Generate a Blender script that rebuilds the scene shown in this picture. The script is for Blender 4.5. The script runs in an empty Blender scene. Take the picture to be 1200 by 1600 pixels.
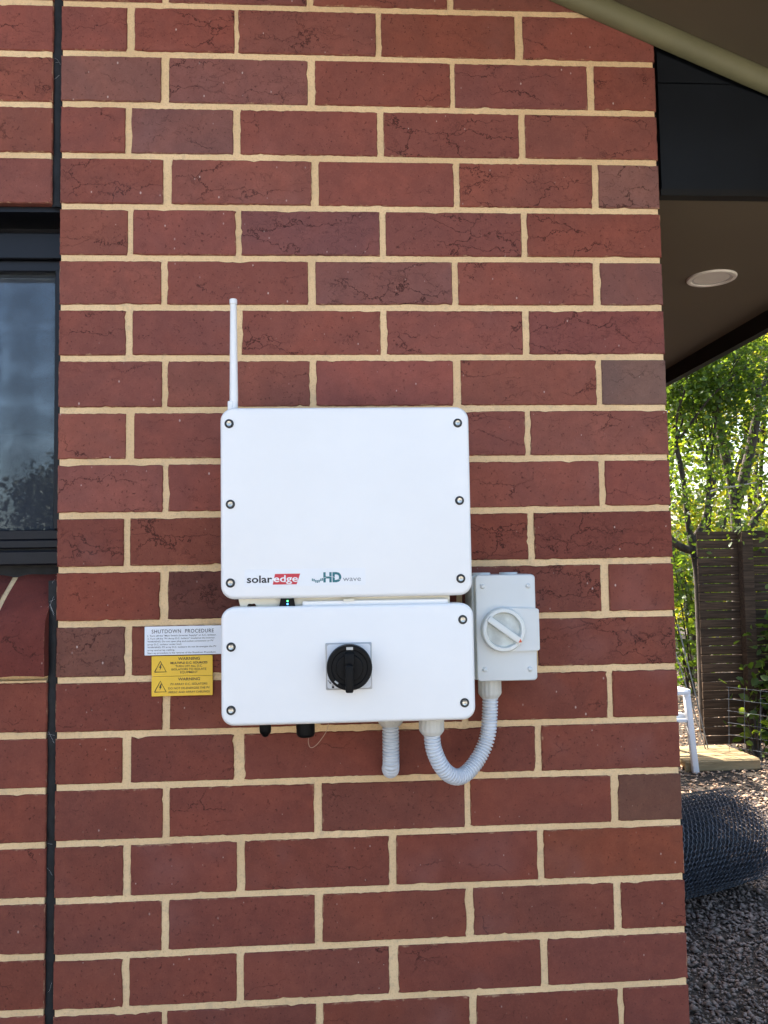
import bpy, bmesh, math, random
import numpy as np
from mathutils import Vector, Matrix, noise as mnoise

SC = bpy.context.scene
COL = SC.collection
R = math.radians

# ------------------------------------------------------------------ camera
cam_d = bpy.data.cameras.new('camera')
cam = bpy.data.objects.new('camera', cam_d)
COL.objects.link(cam)
cam_d.sensor_fit = 'VERTICAL'
cam_d.sensor_height = 36.0
cam_d.lens = 29.115
cam_d.clip_start = 0.05
cam_d.clip_end = 600
_right = Vector((0.998146, -0.05885, -0.01555))
_up = Vector((0.011877, -0.06225, 0.99799))
_back = Vector((-0.0597, -0.996324, -0.061436))
cam.matrix_world = Matrix(((_right.x, _up.x, _back.x, -0.56557),
                           (_right.y, _up.y, _back.y, -1.35893),
                           (_right.z, _up.z, _back.z, 1.65),
                           (0, 0, 0, 1)))
SC.camera = cam

# ------------------------------------------------------------------ sky, sun, exposure
SUN_EL, SUN_AZ = R(46), R(-31)          # the sun stands behind the house, to the left
world = bpy.data.worlds.new('World')
SC.world = world
world.use_nodes = True
wn = world.node_tree
sky = wn.nodes.new('ShaderNodeTexSky')
sky.sky_type = 'NISHITA'
sky.sun_disc = False
sky.sun_elevation = SUN_EL
sky.sun_rotation = SUN_AZ
sky.air_density = 1.0
sky.dust_density = 3.5
sky.ozone_density = 0.4
bg = wn.nodes['Background']
bg.inputs['Strength'].default_value = 0.15
wn.links.new(sky.outputs[0], bg.inputs[0])

sun_d = bpy.data.lights.new('sun', 'SUN')
sun_d.energy = 5.0
sun_d.angle = R(0.53)
sun_d.color = (1.0, 0.93, 0.82)
sun = bpy.data.objects.new('sun', sun_d)
COL.objects.link(sun)
_sd = Vector((math.sin(SUN_AZ) * math.cos(SUN_EL), math.cos(SUN_AZ) * math.cos(SUN_EL), math.sin(SUN_EL)))
sun.rotation_euler = _sd.to_track_quat('Z', 'Y').to_euler()
sun.location = _sd * 30

vs = SC.view_settings
vs.view_transform = 'Standard'
vs.look = 'None'
vs.gamma = 1
vs.use_curve_mapping = False
vs.exposure = 1.90
SC.cycles.max_bounces = 10
SC.cycles.transparent_max_bounces = 24
SC.cycles.use_denoising = True

# ------------------------------------------------------------------ material helpers
class NT:
    def __init__(self, name):
        self.m = bpy.data.materials.new(name)
        self.m.use_nodes = True
        self.t = self.m.node_tree
        self.b = self.t.nodes['Principled BSDF']
        self.out = self.t.nodes['Material Output']
    def n(self, typ, **kw):
        nd = self.t.nodes.new('ShaderNode' + typ)
        for k, v in kw.items():
            if k.startswith('i_'):
                key = k[2:]
                key = int(key) if key.isdigit() else key.replace('_', ' ')
                self.put(v, nd.inputs[key])
            else:
                setattr(nd, k, v)
        return nd
    def put(self, v, sock):
        if isinstance(v, bpy.types.NodeSocket):
            self.t.links.new(v, sock)
        elif isinstance(v, bpy.types.Node):
            self.t.links.new(v.outputs[0], sock)
        else:
            sock.default_value = v
    def math(self, op, a, b=0.0, c=0.0, clamp=False):
        nd = self.n('Math', operation=op, use_clamp=clamp)
        self.put(a, nd.inputs[0]); self.put(b, nd.inputs[1]); self.put(c, nd.inputs[2])
        return nd.outputs[0]
    def vmath(self, op, a, b=(0, 0, 0)):
        nd = self.n('VectorMath', operation=op)
        self.put(a, nd.inputs[0]); self.put(b, nd.inputs[1])
        return nd.outputs[0]
    def noise(self, vec, scale, detail=4, rough=0.55, dist=0.0):
        nd = self.n('TexNoise', i_Scale=scale, i_Detail=detail, i_Roughness=rough, i_Distortion=dist)
        self.put(vec, nd.inputs['Vector'])
        return nd.outputs[0]
    def ramp(self, fac, a, b):
        nd = self.n('MapRange', interpolation_type='SMOOTHSTEP')
        self.put(fac, nd.inputs[0]); nd.inputs[1].default_value = a; nd.inputs[2].default_value = b
        return nd.outputs[0]
    def mix(self, fac, a, b, mode='MIX'):
        nd = self.n('Mix', data_type='RGBA', blend_type=mode, clamp_factor=True)
        self.put(fac, nd.inputs[0]); self.put(a, nd.inputs[6]); self.put(b, nd.inputs[7])
        return nd.outputs[2]
    def bump(self, h, strength, dist, normal=None):
        nd = self.n('Bump', i_Strength=strength, i_Distance=dist)
        self.put(h, nd.inputs['Height'])
        if normal is not None:
            self.put(normal, nd.inputs['Normal'])
        return nd.outputs[0]
    def coord(self, k='Object'):
        return self.n('TexCoord').outputs[k]
    def set(self, **kw):
        for k, v in kw.items():
            self.put(v, self.b.inputs[k.replace('_', ' ')])
        return self

def c4(r, g, b):
    return (r, g, b, 1)

def plain(name, col, rough=0.5, metal=0.0, var=0.08, scale=18, bump=0.0, bscale=120, spec=0.5):
    T = NT(name)
    co = T.coord()
    n = T.noise(co, scale, 5)
    f = T.ramp(n, 0.3, 0.7)
    dark = tuple(x * (1 - var) for x in col)
    lite = tuple(min(1, x * (1 + var)) for x in col)
    T.set(Base_Color=T.mix(f, c4(*dark), c4(*lite)), Metallic=metal)
    T.set(Roughness=T.math('MULTIPLY_ADD', n, 0.16, rough - 0.08))
    T.b.inputs['Specular IOR Level'].default_value = spec
    if bump:
        T.set(Normal=T.bump(T.noise(co, bscale, 3), bump, 0.001))
    return T.m

def mat_brick():
    T = NT('fired_clay_brick')
    oi = T.n('ObjectInfo')
    co = T.vmath('ADD', T.coord(), T.vmath('SCALE', (7.3, 3.1, 5.7)))
    off = T.n('VectorMath', operation='SCALE')
    off.inputs[0].default_value = (37.0, 11.0, 53.0)
    T.put(oi.outputs['Random'], off.inputs['Scale'])
    co = T.vmath('ADD', T.coord(), off.outputs[0])
    big = T.noise(co, 9, 4, 0.6, 0.6)
    mid = T.noise(co, 42, 5, 0.65)
    fine = T.noise(co, 420, 3, 0.6)
    col = T.mix(T.ramp(big, 0.35, 0.72), T.mix(1.0, oi.outputs['Color'], c4(0.90, 0.93, 0.96), 'MULTIPLY'),
                T.mix(1.0, oi.outputs['Color'], c4(1.08, 1.02, 0.98), 'MULTIPLY'))
    col = T.mix(T.ramp(mid, 0.32, 0.72), T.mix(0.75, col, c4(0.82, 0.80, 0.82), 'MULTIPLY'), col)
    col = T.mix(T.math('MULTIPLY', T.ramp(fine, 0.45, 0.8), 0.35), col, T.mix(1.0, col, c4(1.5, 1.5, 1.5), 'MULTIPLY'))
    # drag marks and hair cracks, mostly lengthways
    wob = T.n('TexNoise', i_Scale=26.0, i_Detail=5.0, i_Roughness=0.65)
    T.put(co, wob.inputs['Vector'])
    sv = T.vmath('ADD', T.vmath('MULTIPLY', co, (9.0, 9.0, 30.0)),
                 T.vmath('MULTIPLY', wob.outputs[1], (1.0, 1.0, 1.5)))
    vo = T.n('TexVoronoi', feature='DISTANCE_TO_EDGE', i_Scale=0.70)
    T.put(sv, vo.inputs['Vector'])
    vo2 = T.n('TexVoronoi', feature='DISTANCE_TO_EDGE', i_Scale=2.1)
    T.put(sv, vo2.inputs['Vector'])
    mask = T.noise(T.vmath('MULTIPLY', co, (1.0, 1.0, 2.2)), 8, 2)
    dens = oi.outputs['Alpha']
    thr = T.math('MULTIPLY_ADD', dens, -0.26, 0.62)
    mk = T.math('MULTIPLY', T.math('SUBTRACT', mask, thr), 9.0, clamp=True)
    mask2 = T.noise(co, 31, 2)
    mk2 = T.math('MULTIPLY', T.math('SUBTRACT', mask2, T.math('ADD', thr, 0.07)), 9.0, clamp=True)
    ck1 = T.math('MULTIPLY', T.math('SUBTRACT', 1.0, T.ramp(vo.outputs[0], 0.0025, 0.013)), mk)
    ck2 = T.math('MULTIPLY', T.math('SUBTRACT', 1.0, T.ramp(vo2.outputs[0], 0.006, 0.035)), mk2)
    crack = T.math('MAXIMUM', ck1, T.math('MULTIPLY', ck2, 0.34))
    pits = T.ramp(T.noise(co, 230, 3, 0.65), 0.61, 0.72)
    dk = T.math('MAXIMUM', crack, T.math('MULTIPLY', pits, 0.7))
    col = T.mix(T.math('MULTIPLY', dk, 0.80), col, c4(0.036, 0.015, 0.013))
    # pale grit and lime flecks
    fv = T.n('TexVoronoi', feature='F1', i_Scale=1.0)
    T.put(T.vmath('MULTIPLY', co, (125.0, 125.0, 80.0)), fv.inputs['Vector'])
    sel = T.n('SeparateColor')
    T.put(fv.outputs['Color'], sel.inputs[0])
    fl = T.math('MULTIPLY', T.math('SUBTRACT', 1.0, T.ramp(T.math('ADD', fv.outputs['Distance'], T.math('MULTIPLY', sel.outputs[1], 0.16)), 0.10, 0.24)),
                T.math('GREATER_THAN', sel.outputs[0], 0.90))
    col = T.mix(T.math('MULTIPLY', fl, T.math('MULTIPLY_ADD', sel.outputs[2], 0.6, 0.15)), col, c4(0.62, 0.50, 0.45))
    # smoky bloom near some faces
    bl = T.math('MULTIPLY', T.ramp(T.noise(co, 5, 3), 0.58, 0.8), 0.28)
    col = T.mix(bl, col, c4(0.27, 0.135, 0.125))
    gs = T.n('SeparateXYZ'); T.put(T.coord('Generated'), gs.inputs[0])
    ex = T.math('MULTIPLY', T.math('MINIMUM', gs.outputs[0], T.math('SUBTRACT', 1.0, gs.outputs[0])), 0.20)
    ez = T.math('MULTIPLY', T.math('MINIMUM', gs.outputs[2], T.math('SUBTRACT', 1.0, gs.outputs[2])), 0.076)
    ed = T.math('ADD', T.math('MINIMUM', ex, ez), T.math('MULTIPLY', T.noise(co, 55, 4, 0.7), 0.016))
    sm = T.math('MULTIPLY', T.math('SUBTRACT', 1.0, T.ramp(ed, 0.0062, 0.0092)), 0.55)
    nz_ = T.n('SeparateXYZ'); T.put(T.coord('Normal'), nz_.inputs[0])
    sm = T.math('MULTIPLY', sm, T.math('LESS_THAN', nz_.outputs[1], -0.5))
    col = T.mix(sm, col, c4(0.50, 0.32, 0.19))
    T.set(Base_Color=col, Roughness=0.86)
    T.b.inputs['Specular IOR Level'].default_value = 0.10
    h = T.math('ADD', T.math('MULTIPLY', fine, 0.25), T.math('MULTIPLY', mid, 0.9))
    h = T.math('SUBTRACT', h, T.math('MULTIPLY', dk, 1.6))
    T.set(Normal=T.bump(h, 0.55, 0.0016))
    return T.m

def mat_mortar():
    T = NT('sand_mortar')
    co = T.coord()
    a = T.noise(co, 7, 4)
    b = T.noise(co, 300, 4, 0.7)
    g = T.noise(co, 60, 4, 0.6)
    col = T.mix(T.ramp(a, 0.3, 0.7), c4(0.68, 0.475, 0.260), c4(0.79, 0.570, 0.325))
    col = T.mix(T.math('MULTIPLY', T.ramp(b, 0.50, 0.70), 0.55), col, c4(0.45, 0.31, 0.17))
    col = T.mix(T.math('MULTIPLY', T.ramp(g, 0.52, 0.75), 0.5), col, c4(0.50, 0.37, 0.235))
    T.set(Base_Color=col, Roughness=0.95)
    T.b.inputs['Specular IOR Level'].default_value = 0.15
    T.set(Normal=T.bump(T.math('ADD', T.math('MULTIPLY', b, 0.6), T.math('MULTIPLY', g, 1.5)), 0.7, 0.0025))
    return T.m

def mat_leaf(name, c1, c2, trans=0.5):
    T = NT(name)
    co = T.coord()
    v = T.n('TexVoronoi', feature='F1', i_Scale=9.0)
    T.put(co, v.inputs['Vector'])
    f = T.noise(co, 3.0, 3)
    sep = T.n('SeparateColor'); T.put(v.outputs['Color'], sep.inputs[0])
    k = T.math('MULTIPLY_ADD', sep.outputs[0], 0.6, T.math('MULTIPLY', f, 0.5), clamp=True)
    col = T.mix(k, c4(*c1), c4(*c2))
    T.set(Base_Color=col, Roughness=0.45)
    tr = T.n('BsdfTranslucent')
    T.put(T.mix(1.0, col, c4(3.3, 2.75, 0.8), 'MULTIPLY'), tr.inputs[0])
    mx = T.n('MixShader'); mx.inputs[0].default_value = trans
    T.put(T.b.outputs[0], mx.inputs[1]); T.put(tr.outputs[0], mx.inputs[2])
    T.put(mx.outputs[0], T.out.inputs[0])
    return T.m

def mat_bark(name, c1, c2):
    T = NT(name)
    co = T.coord()
    n = T.noise(T.vmath('MULTIPLY', co, (14, 14, 4)), 2.0, 6, 0.65)
    T.set(Base_Color=T.mix(T.ramp(n, 0.3, 0.7), c4(*c1), c4(*c2)), Roughness=0.9)
    T.set(Normal=T.bump(n, 0.6, 0.01))
    return T.m

def mat_ground():
    T = NT('soil_and_litter')
    co = T.coord()
    a = T.noise(co, 1.2, 5)
    b = T.noise(co, 22, 6, 0.7)
    c = T.noise(co, 90, 4, 0.7)
    col = T.mix(T.ramp(b, 0.35, 0.7), c4(0.022, 0.016, 0.011), c4(0.085, 0.060, 0.042))
    col = T.mix(T.math('MULTIPLY', T.ramp(a, 0.45, 0.7), 0.5), col, c4(0.070, 0.052, 0.034))
    col = T.mix(T.math('MULTIPLY', T.ramp(c, 0.5, 0.8), 0.6), col, c4(0.16, 0.115, 0.078))
    T.set(Base_Color=col, Roughness=0.95)
    T.set(Normal=T.bump(T.math('ADD', b, c), 0.8, 0.02))
    return T.m

def mat_stone(name, c1, c2, sc=30):
    T = NT(name)
    co = T.coord()
    v = T.n('TexVoronoi', feature='F1', i_Scale=float(sc))
    T.put(co, v.inputs['Vector'])
    sep = T.n('SeparateColor'); T.put(v.outputs['Color'], sep.inputs[0])
    n = T.noise(co, 120, 3)
    col = T.mix(sep.outputs[0], c4(*c1), c4(*c2))
    col = T.mix(T.math('MULTIPLY', sep.outputs[1], 0.45), col, T.mix(1.0, col, c4(1.25, 0.95, 0.8), 'MULTIPLY'))
    col = T.mix(T.math('MULTIPLY', T.ramp(n, 0.4, 0.7), 0.35), col, T.mix(1.0, col, c4(0.6, 0.58, 0.56), 'MULTIPLY'))
    T.set(Base_Color=col, Roughness=0.9)
    return T.m

def mat_wood(name, c1, c2, axis=(2, 40, 40), rough=0.8):
    T = NT(name)
    oi = T.n('ObjectInfo')
    off = T.n('VectorMath', operation='SCALE'); off.inputs[0].default_value = (9.0, 4.0, 7.0)
    T.put(oi.outputs['Random'], off.inputs['Scale'])
    co = T.vmath('MULTIPLY', T.vmath('ADD', T.coord(), off.outputs[0]), axis)
    n = T.noise(co, 1.6, 6, 0.65, 0.8)
    col = T.mix(T.ramp(n, 0.3, 0.7), c4(*c1), c4(*c2))
    col = T.mix(1.0, col, T.mix(oi.outputs['Random'], c4(0.78, 0.78, 0.78), c4(1.2, 1.15, 1.1)), 'MULTIPLY')
    T.set(Base_Color=col, Roughness=rough)
    T.b.inputs['Specular IOR Level'].default_value = 0.15
    T.set(Normal=T.bump(n, 0.35, 0.004))
    return T.m

def mat_glass():
    T = NT('window_glass')
    co = T.coord()
    gl = T.n('BsdfGlossy'); gl.inputs['Color'].default_value = (0.84, 0.92, 1, 1); gl.inputs['Roughness'].default_value = 0.012
    T.put(T.bump(T.noise(co, 3, 1), 0.008, 0.004), gl.inputs['Normal'])
    tr = T.n('BsdfTransparent'); tr.inputs[0].default_value = (0.62, 0.67, 0.68, 1)
    lw = T.n('Fresnel'); lw.inputs[0].default_value = 1.75
    mx = T.n('MixShader')
    T.put(T.math('MULTIPLY_ADD', lw.outputs[0], 2.1, 0.0, clamp=True), mx.inputs[0])
    T.put(tr.outputs[0], mx.inputs[1]); T.put(gl.outputs[0], mx.inputs[2])
    T.put(mx.outputs[0], T.out.inputs[0])
    return T.m

def mat_screen():
    # woven insect screen: fine square mesh of dark threads with open holes
    T = NT('insect_screen_weave')
    co = T.coord()
    w = T.noise(co, 6, 3)
    w2 = T.noise(co, 13, 2)
    sep = T.n('SeparateXYZ'); T.put(co, sep.inputs[0])
    ux = T.math('ADD', T.math('MULTIPLY', sep.outputs[0], 640.0), T.math("MULTIPLY", w, 1.8))
    uz = T.math('ADD', T.math('MULTIPLY', sep.outputs[2], 640.0), T.math("MULTIPLY", w2, 1.6))
    fx = T.math('LESS_THAN', T.math('FRACT', ux), 0.27)
    fz = T.math('LESS_THAN', T.math('FRACT', uz), 0.27)
    th = T.math('MAXIMUM', fx, fz)
    T.set(Base_Color=c4(0.030, 0.042, 0.062), Roughness=0.6)
    tr = T.n('BsdfTransparent')
    mx = T.n('MixShader')
    T.put(th, mx.inputs[0]); T.put(tr.outputs[0], mx.inputs[1]); T.put(T.b.outputs[0], mx.inputs[2])
    T.put(mx.outputs[0], T.out.inputs[0])
    return T.m

def emit(name, col, s):
    T = NT(name)
    T.set(Base_Color=c4(*[x * 0.3 for x in col]), Emission_Color=c4(*col), Emission_Strength=s)
    return T.m

M = {}
M['brick'] = mat_brick()
M['mortar'] = mat_mortar()
M['sealant'] = plain('black_sealant', (0.011, 0.012, 0.0135), 0.6, var=0.4, scale=60, bump=0.4, bscale=150, spec=0.25)
M['black_board'] = plain('black_painted_board', (0.007, 0.009, 0.012), 0.6, var=0.15, scale=9, bump=0.1, spec=0.2)
M['soffit'] = plain('brown_soffit_paint', (0.125, 0.100, 0.063), 0.75, var=0.05, scale=4)
M['bead'] = plain('olive_trim_paint', (0.165, 0.157, 0.082), 0.6, var=0.08, scale=14)
M['dark_fascia'] = plain('dark_fascia_metal', (0.010, 0.009, 0.008), 0.55, var=0.1, spec=0.2)
M['roof'] = plain('roof_sheet_metal', (0.12, 0.11, 0.10), 0.5)
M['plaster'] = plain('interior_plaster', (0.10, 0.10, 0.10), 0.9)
M['alu'] = plain('black_window_aluminium', (0.006, 0.007, 0.011), 0.42, var=0.15, scale=30, spec=0.3)
M['glass'] = mat_glass()
M['screen'] = mat_screen()
M['white'] = plain('white_powder_coat', (0.80, 0.80, 0.79), 0.40, var=0.022, scale=5, bump=0.06, bscale=900)
M['cream'] = plain('cream_plastic', (0.70, 0.67, 0.56), 0.5, var=0.04)
M['grey_plastic'] = plain('pale_grey_plastic', (0.61, 0.635, 0.63), 0.42, var=0.03, scale=8)
M['grey_dial'] = plain('pale_dial_plastic', (0.66, 0.68, 0.65), 0.4, var=0.03, scale=10)
M['grey_film'] = plain('dusty_dial_recess', (0.52, 0.55, 0.52), 0.5, var=0.22, scale=45)
M['hose'] = plain('pale_conduit_plastic', (0.60, 0.635, 0.68), 0.38, var=0.05, scale=40)
M['gland'] = plain('pale_gland_plastic', (0.60, 0.60, 0.56), 0.45, var=0.04, scale=40)
M['black'] = plain('black_plastic', (0.004, 0.004, 0.0045), 0.5, var=0.2, scale=40, spec=0.15)
M['steel'] = plain('screw_steel', (0.55, 0.54, 0.50), 0.3, metal=1.0, var=0.15, scale=200)
M['screw_dark'] = plain('dark_screw_recess', (0.025, 0.026, 0.027), 0.5)
M['plate'] = plain('brushed_plate', (0.33, 0.345, 0.36), 0.35, metal=0.35, var=0.06, scale=60)
M['silver_print'] = plain('silver_print', (0.45, 0.45, 0.43), 0.5)
M['ink'] = plain('black_ink', (0.02, 0.02, 0.022), 0.6)
M['ink_grey'] = plain('grey_ink', (0.20, 0.21, 0.22), 0.6)
M['ink_white'] = plain('white_ink', (0.80, 0.80, 0.80), 0.5)
M['red'] = plain('red_print', (0.56, 0.030, 0.045), 0.5, var=0.04)
M['orange_red'] = plain('orange_red_print', (0.66, 0.10, 0.035), 0.5, var=0.04)
M['teal'] = plain('teal_print', (0.020, 0.150, 0.175), 0.5, var=0.04)
M['sticker'] = plain('sticker_film', (0.79, 0.80, 0.81), 0.3, var=0.01)
M['sign_white'] = plain('white_sign_laminate', (0.74, 0.77, 0.82), 0.4, var=0.015)
M['sign_yellow'] = plain('yellow_sign_laminate', (0.82, 0.50, 0.030), 0.4, var=0.03)
M['led_green'] = emit('green_led', (0.1, 1.0, 0.25), 1.3)
M['led_blue'] = emit('blue_led', (0.08, 0.35, 1.0), 1.6)
M['copper'] = plain('tan_wire', (0.42, 0.27, 0.19), 0.5)
M['down_white'] = plain('downlight_white', (0.78, 0.74, 0.66), 0.5, var=0.03)
M['down_lens'] = plain('downlight_diffuser', (0.52, 0.50, 0.46), 0.35, var=0.03)
M['ground'] = mat_ground()
M['gravel'] = mat_stone('grey_gravel', (0.095, 0.078, 0.066), (0.26, 0.21, 0.175), 34)
M['chips'] = mat_stone('tan_wood_chips', (0.30, 0.20, 0.13), (0.62, 0.45, 0.31), 25)
M['wire'] = plain('galvanised_wire', (0.105, 0.118, 0.138), 0.55, metal=0.4, var=0.2, scale=30)
M['wire_dull'] = plain('dull_galvanised_wire', (0.048, 0.055, 0.068), 0.7, var=0.2, scale=30, spec=0.2)
M['chair'] = plain('white_chair_paint', (0.80, 0.80, 0.80), 0.4, var=0.02)
M['fence'] = mat_wood('weathered_fence_timber', (0.036, 0.024, 0.016), (0.098, 0.064, 0.041))
M['sleeper'] = mat_wood('pale_sawn_timber', (0.25, 0.18, 0.095), (0.42, 0.32, 0.18), (2, 30, 30))
M['stake'] = plain('grey_stake', (0.22, 0.22, 0.21), 0.6)
M['leaf1'] = mat_leaf('fresh_leaf', (0.042, 0.085, 0.017), (0.125, 0.185, 0.030), 0.55)
M['leaf2'] = mat_leaf('deep_leaf', (0.030, 0.068, 0.018), (0.080, 0.135, 0.026), 0.5)
M['leaf3'] = mat_leaf('yellowing_leaf', (0.10, 0.135, 0.020), (0.20, 0.21, 0.038), 0.55)
M['leaf4'] = mat_leaf('dull_leaf', (0.016, 0.022, 0.013), (0.034, 0.042, 0.022), 0.1)
M['bark'] = mat_bark('grey_brown_bark', (0.028, 0.020, 0.015), (0.085, 0.064, 0.048))
M['web'] = plain('cobweb_thread', (0.62, 0.62, 0.62), 0.6)

# ------------------------------------------------------------------ object helpers
def link(name, me, m, parent=None, smooth=False, auto=None):
    o = bpy.data.objects.new(name, me)
    COL.objects.link(o)
    if m is not None and not me.materials:
        me.materials.append(m)
    if smooth:
        for p in me.polygons:
            p.use_smooth = True
        if auto:
            me.set_sharp_from_angle(angle=R(auto))
    if parent is not None:
        o.parent = parent
    return o

def from_bm(name, bm, m, parent=None, smooth=False, auto=35):
    me = bpy.data.meshes.new(name)
    bmesh.ops.recalc_face_normals(bm, faces=bm.faces[:])
    bm.to_mesh(me); bm.free()
    return link(name, me, m, parent, smooth, auto)

def tag(o, label=None, cat=None, group=None, kind=None):
    if label: o['label'] = label
    if cat: o['category'] = cat
    if group: o['group'] = group
    if kind: o['kind'] = kind
    return o

def thing(name, loc, label, cat, group=None):
    o = bpy.data.objects.new(name, None)
    o.empty_display_size = 0.05
    COL.objects.link(o)
    o.location = loc
    return tag(o, label, cat, group)

def place(o, root):
    """parent o (built in world coordinates) to a root empty that only has a location"""
    o.parent = root
    o.location = o.location - root.location
    return o

def box_bm(x0, x1, y0, y1, z0, z1, bev=0.0, seg=2, bm=None):
    bm2 = bmesh.new()
    bmesh.ops.create_cube(bm2, size=1)
    for v in bm2.verts:
        v.co = Vector((x0 + (v.co.x + .5) * (x1 - x0), y0 + (v.co.y + .5) * (y1 - y0), z0 + (v.co.z + .5) * (z1 - z0)))
    if bev:
        bmesh.ops.bevel(bm2, geom=bm2.edges[:], offset=bev, segments=seg, affect='EDGES', profile=0.5)
    if bm is None:
        return bm2
    me = bpy.data.meshes.new('tmp'); bm2.to_mesh(me); bm2.free(); bm.from_mesh(me); bpy.data.meshes.remove(me)
    return bm

def prism_bm(poly, y0, y1, bm=None):
    """polygon in x,z extruded from y0 to y1"""
    bm = bm or bmesh.new()
    a = [bm.verts.new((x, y0, z)) for x, z in poly]
    b = [bm.verts.new((x, y1, z)) for x, z in poly]
    bm.faces.new(a); bm.faces.new(b[::-1])
    n = len(poly)
    for i in range(n):
        j = (i + 1) % n
        bm.faces.new((a[j], a[i], b[i], b[j]))
    return bm

def rrect(x0, x1, z0, z1, r, seg=8):
    pts = []
    for cx, cz, a0 in ((x1 - r, z1 - r, 0), (x0 + r, z1 - r, 90), (x0 + r, z0 + r, 180), (x1 - r, z0 + r, 270)):
        for i in range(seg + 1):
            a = R(a0 + 90 * i / seg)
            pts.append((cx + r * math.cos(a), cz + r * math.sin(a)))
    return pts

def cover_bm(x0, x1, z0, z1, r, yf, yb, edge, seg=8, eseg=5, taper=0.0):
    """rounded-rectangle cover: softly rounded front edge at yf, open back at yb"""
    bm = bmesh.new()
    rings = []
    for i in range(eseg + 1):
        a = R(90 * i / eseg)
        ins = edge * (1 - math.sin(a))
        y = yf + edge * (1 - math.cos(a))
        rings.append([bm.verts.new((x, y, z)) for x, z in rrect(x0 + ins, x1 - ins, z0 + ins, z1 - ins, max(r - ins, 0.001), seg)])
    rings.append([bm.verts.new((x, yb, z)) for x, z in rrect(x0 - taper, x1 + taper, z0 - taper, z1 + taper, r, seg)])
    bm.faces.new(rings[0])
    for a, b in zip(rings, rings[1:]):
        n = len(a)
        for i in range(n):
            j = (i + 1) % n
            bm.faces.new((a[i], a[j], b[j], b[i]))
    bm.faces.new(rings[-1][::-1])
    return bm

def lathe_y(profile, cx, cz, seg=32, bm=None, closed=True):
    """profile of (radius, y); axis along y through cx, cz"""
    bm = bm or bmesh.new()
    rings = []
    for r, y in profile:
        if r < 1e-6:
            rings.append([bm.verts.new((cx, y, cz))])
        else:
            rings.append([bm.verts.new((cx + r * math.cos(2 * math.pi * i / seg), y, cz + r * math.sin(2 * math.pi * i / seg))) for i in range(seg)])
    for a, b in zip(rings, rings[1:]):
        for i in range(seg):
            j = (i + 1) % seg
            if len(a) == 1 and len(b) == 1: continue
            if len(a) == 1: bm.faces.new((a[0], b[j], b[i]))
            elif len(b) == 1: bm.faces.new((a[i], a[j], b[0]))
            else: bm.faces.new((a[i], a[j], b[j], b[i]))
    return bm

def lathe_z(profile, cx, cy, seg=32, bm=None, flute=None):
    bm = bm or bmesh.new()
    rings = []
    for k, (r, z) in enumerate(profile):
        ring = []
        for i in range(seg):
            rr = r
            if flute and flute[0] <= k <= flute[1] and (i // 2) % 2 == 0:
                rr = r - flute[2]
            a = 2 * math.pi * i / seg
            ring.append(bm.verts.new((cx + rr * math.cos(a), cy + rr * math.sin(a), z)))
        rings.append(ring)
    for a, b in zip(rings, rings[1:]):
        for i in range(seg):
            j = (i + 1) % seg
            bm.faces.new((a[i], a[j], b[j], b[i]))
    bm.faces.new(rings[0]); bm.faces.new(rings[-1][::-1])
    return bm

def tube_bm(pts, radii, seg=8, bm=None, cap=True):
    bm = bm or bmesh.new()
    pts = [Vector(p) for p in pts]
    if not isinstance(radii, (list, tuple)):
        radii = [radii] * len(pts)
    t0 = (pts[1] - pts[0]).normalized()
    ref = Vector((0, 0, 1)) if abs(t0.z) < 0.9 else Vector((1, 0, 0))
    u = t0.cross(ref).normalized()
    rings = []
    for i, p in enumerate(pts):
        t = (pts[min(i + 1, len(pts) - 1)] - pts[max(i - 1, 0)]).normalized()
        u = (u - t * u.dot(t)).normalized()
        w = t.cross(u)
        rings.append([bm.verts.new(p + (u * math.cos(2 * math.pi * k / seg) + w * math.sin(2 * math.pi * k / seg)) * radii[i]) for k in range(seg)])
    for a, b in zip(rings, rings[1:]):
        for i in range(seg):
            j = (i + 1) % seg
            bm.faces.new((a[i], a[j], b[j], b[i]))
    if cap:
        bm.faces.new(rings[0][::-1]); bm.faces.new(rings[-1])
    return bm

def spline(pts, n):
    """Catmull-Rom resample to n points evenly by arc length"""
    P = [Vector(p) for p in pts]
    P = [P[0] * 2 - P[1]] + P + [P[-1] * 2 - P[-2]]
    out = []
    for i in range(1, len(P) - 2):
        for k in range(24):
            t = k / 24
            a, b, c, d = P[i - 1], P[i], P[i + 1], P[i + 2]
            out.append(0.5 * ((2 * b) + (c - a) * t + (2 * a - 5 * b + 4 * c - d) * t * t + (3 * b - a - 3 * c + d) * t ** 3))
    out.append(P[-2])
    L = [0]
    for a, b in zip(out, out[1:]): L.append(L[-1] + (b - a).length)
    res = []
    j = 0
    for i in range(n):
        s = L[-1] * i / (n - 1)
        while j < len(L) - 2 and L[j + 1] < s: j += 1
        f = (s - L[j]) / max(L[j + 1] - L[j], 1e-9)
        res.append(out[j].lerp(out[j + 1], min(max(f, 0), 1)))
    return res, L[-1]

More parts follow.
